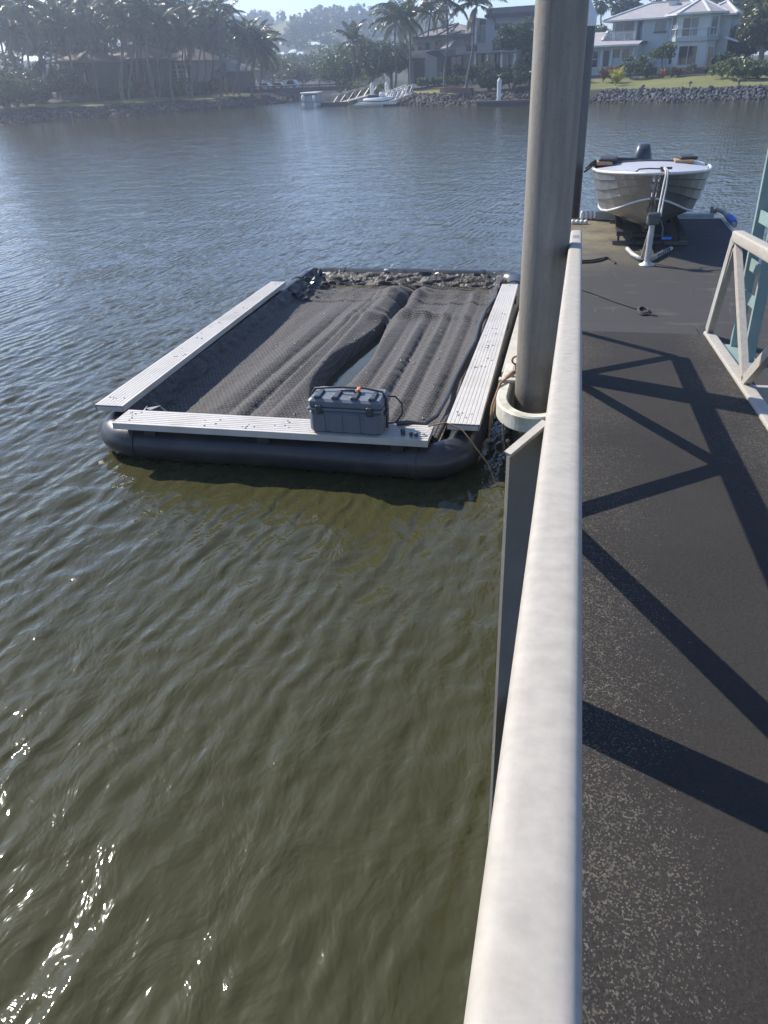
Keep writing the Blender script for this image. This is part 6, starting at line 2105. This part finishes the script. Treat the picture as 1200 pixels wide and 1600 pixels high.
# ------------------------------------------------------------------ the far hill: wood, roofs, tall pine
def on_hill(px, py, y=None):
    """first point where the line of sight meets the hill"""
    for yy in np.arange(165, 400, 2.0):
        p = at_y(px, py, yy)
        if land_z(np.array([p.x]), np.array([yy]))[0] >= p.z: return p
    return at_y(px, py, 330)
rgk = np.random.default_rng(31)
VV, FF = [], []; nq = 0
pts = []
tries = 0
while len(pts) < 640 and tries < 20000:
    tries += 1
    y = 150 + 195 * rgk.random() ** .8; x = rgk.uniform(-175, -15)
    if shore_dist(np.array([x]), np.array([y]))[0] < 6: continue
    if 250 < y < 342 and -113 + (y - 300) * -.05 < x < -100 + (340 - y) * .08: continue
    if -94 < x < -48 and 195 < y < 264 and rgk.random() < .62: continue
    pts.append((x, y))
for k, (x, y) in enumerate(pts):
    z = gzl(x, y); s = rgk.uniform(1.6, 3.6); h = rgk.uniform(2.6, 5.2) * (1.0 if y > 262 else .65)
    Cn = rgk.normal(size=(22, 3)); Cn /= np.linalg.norm(Cn, axis=1)[:, None]
    Cn = Cn * np.array([s, s, h * .45]) * rgk.uniform(.5, 1, (22, 1)) + np.array([x, y, z + h * .55])
    V1, F1 = leaves(rgk, Cn, .65, 11, 0.85)
    VV.append(V1); FF.append(F1 + nq); nq += len(V1)
ow = link('hill_wood', fast_mesh('hill_wood', np.vstack(VV), np.vstack(FF), M['leaf_dark'], False))
tag(ow, 'dark wood covering the far hill', 'wood', kind='stuff')
mb = MB()
for x, y in pts:
    z = gzl(x, y); mb.tube([(x, y, z - .3), (x, y, z + 2.2)], .18, 5)
tag(mb.build('hill_trunks', M['bark'], None, (pts[0][0], pts[0][1], 0)), 'trunks of the far hill wood', 'wood', kind='stuff')
hh = [(441, 67, 22), (472, 76, 26), (486, 68, 30), (498, 78, 18), (515, 72, 24), (535, 69, 24), (455, 80, 14), (436, 84, 16), (466, 84, 14)]
hl = ['white roofed hill house highest beside the grassy knoll', 'wide white roofed hill house in the centre of the roofs', 'long white roof just under the grassy knoll', 'small white roofed hill house under the long roof', 'white roofed hill house before the dark wood', 'white roofed hill house farthest from the knoll', 'little white roof above the yellow green tree', 'little white roof lowest at the palm grove', 'little white roof below the wide one']
for i, (px, py, wpx) in enumerate(hh):
    p = at_y(px, py, 250 - i * 4)
    zgd = gzl(p.x, p.y)
    wd = wpx / 5.9
    F = Facade(px - wpx / 2, p.y, px + wpx / 2, p.y, py)
    o = thing('hill_house', hl[i], 'house', (p.x, p.y, zgd), 'white roofed houses on the hill')
    mb = MB(); mb.box(p.x - wd / 2 + .3, p.x + wd / 2 - .3, p.y + .4, p.y + 4, min(zgd, p.z - 2.2), p.z - .3); mb.build('wall', M['wall_beige'], o)
    mb = MB(); zq = p.z
    mb.add([(p.x - wd / 2, p.y, zq - .35), (p.x + wd / 2, p.y, zq - .35), (p.x + wd / 2, p.y + 4.4, zq - .35), (p.x - wd / 2, p.y + 4.4, zq - .35), (p.x - wd / 4, p.y + 2.2, zq + .45), (p.x + wd / 4, p.y + 2.2, zq + .45)], [(0, 1, 5, 4), (1, 2, 5), (2, 3, 4, 5), (3, 0, 4), (0, 3, 2, 1)])
    mb.build('roof', M['white'], o)
# Norfolk pine on the ridge
p = at_y(463, 52, 325)
NP_ = thing('norfolk_pine', 'thin tiered pine standing up from the hill ridge', 'tree', (p.x, p.y, gzl(p.x, p.y)))
zb5 = gzl(p.x, p.y); zt5 = at_y(463, 26, 325).z
mb = MB(); mb.tube([(p.x, p.y, zb5 - .3), (p.x, p.y, zt5)], [.22, .04], 6); mb.build('trunk', M['bark'], NP_)
Cn = []
for k in range(9):
    z = zb5 + (zt5 - zb5) * (.25 + .075 * k); r_ = 2.2 * (1 - k / 9.5)
    for a in np.linspace(0, 6.28, 7)[:-1]:
        for q in (.4, .75, 1): Cn.append((p.x + math.cos(a) * r_ * q, p.y + math.sin(a) * r_ * q, z + .1 * q))
Vh, Fh = leaves(rgk, np.array(Cn) - np.array([p.x, p.y, zb5]), .15, 7, .5)
link('crown', fast_mesh('crown', Vh, Fh, M['leaf_dark'], False), NP_)

# ------------------------------------------------------------------ haze: one closed box of even air
hz = MB(); hz.box(-324, 324, -68, 628, -2.6, 27.0)
hm = bpy.data.materials.new('haze_air'); hm.use_nodes = True
ht = hm.node_tree
ht.nodes.remove(ht.nodes['Principled BSDF'])
pv = ht.nodes.new('ShaderNodeVolumePrincipled')
pv.inputs['Color'].default_value = (0.82, 0.89, 1.0, 1)
pv.inputs['Density'].default_value = 0.0019
pv.inputs['Anisotropy'].default_value = 0.76
ht.links.new(pv.outputs['Volume'], ht.nodes['Material Output'].inputs['Volume'])
ho = hz.build('haze', hm)
tag(ho, 'pale blue haze over the water', kind='stuff')
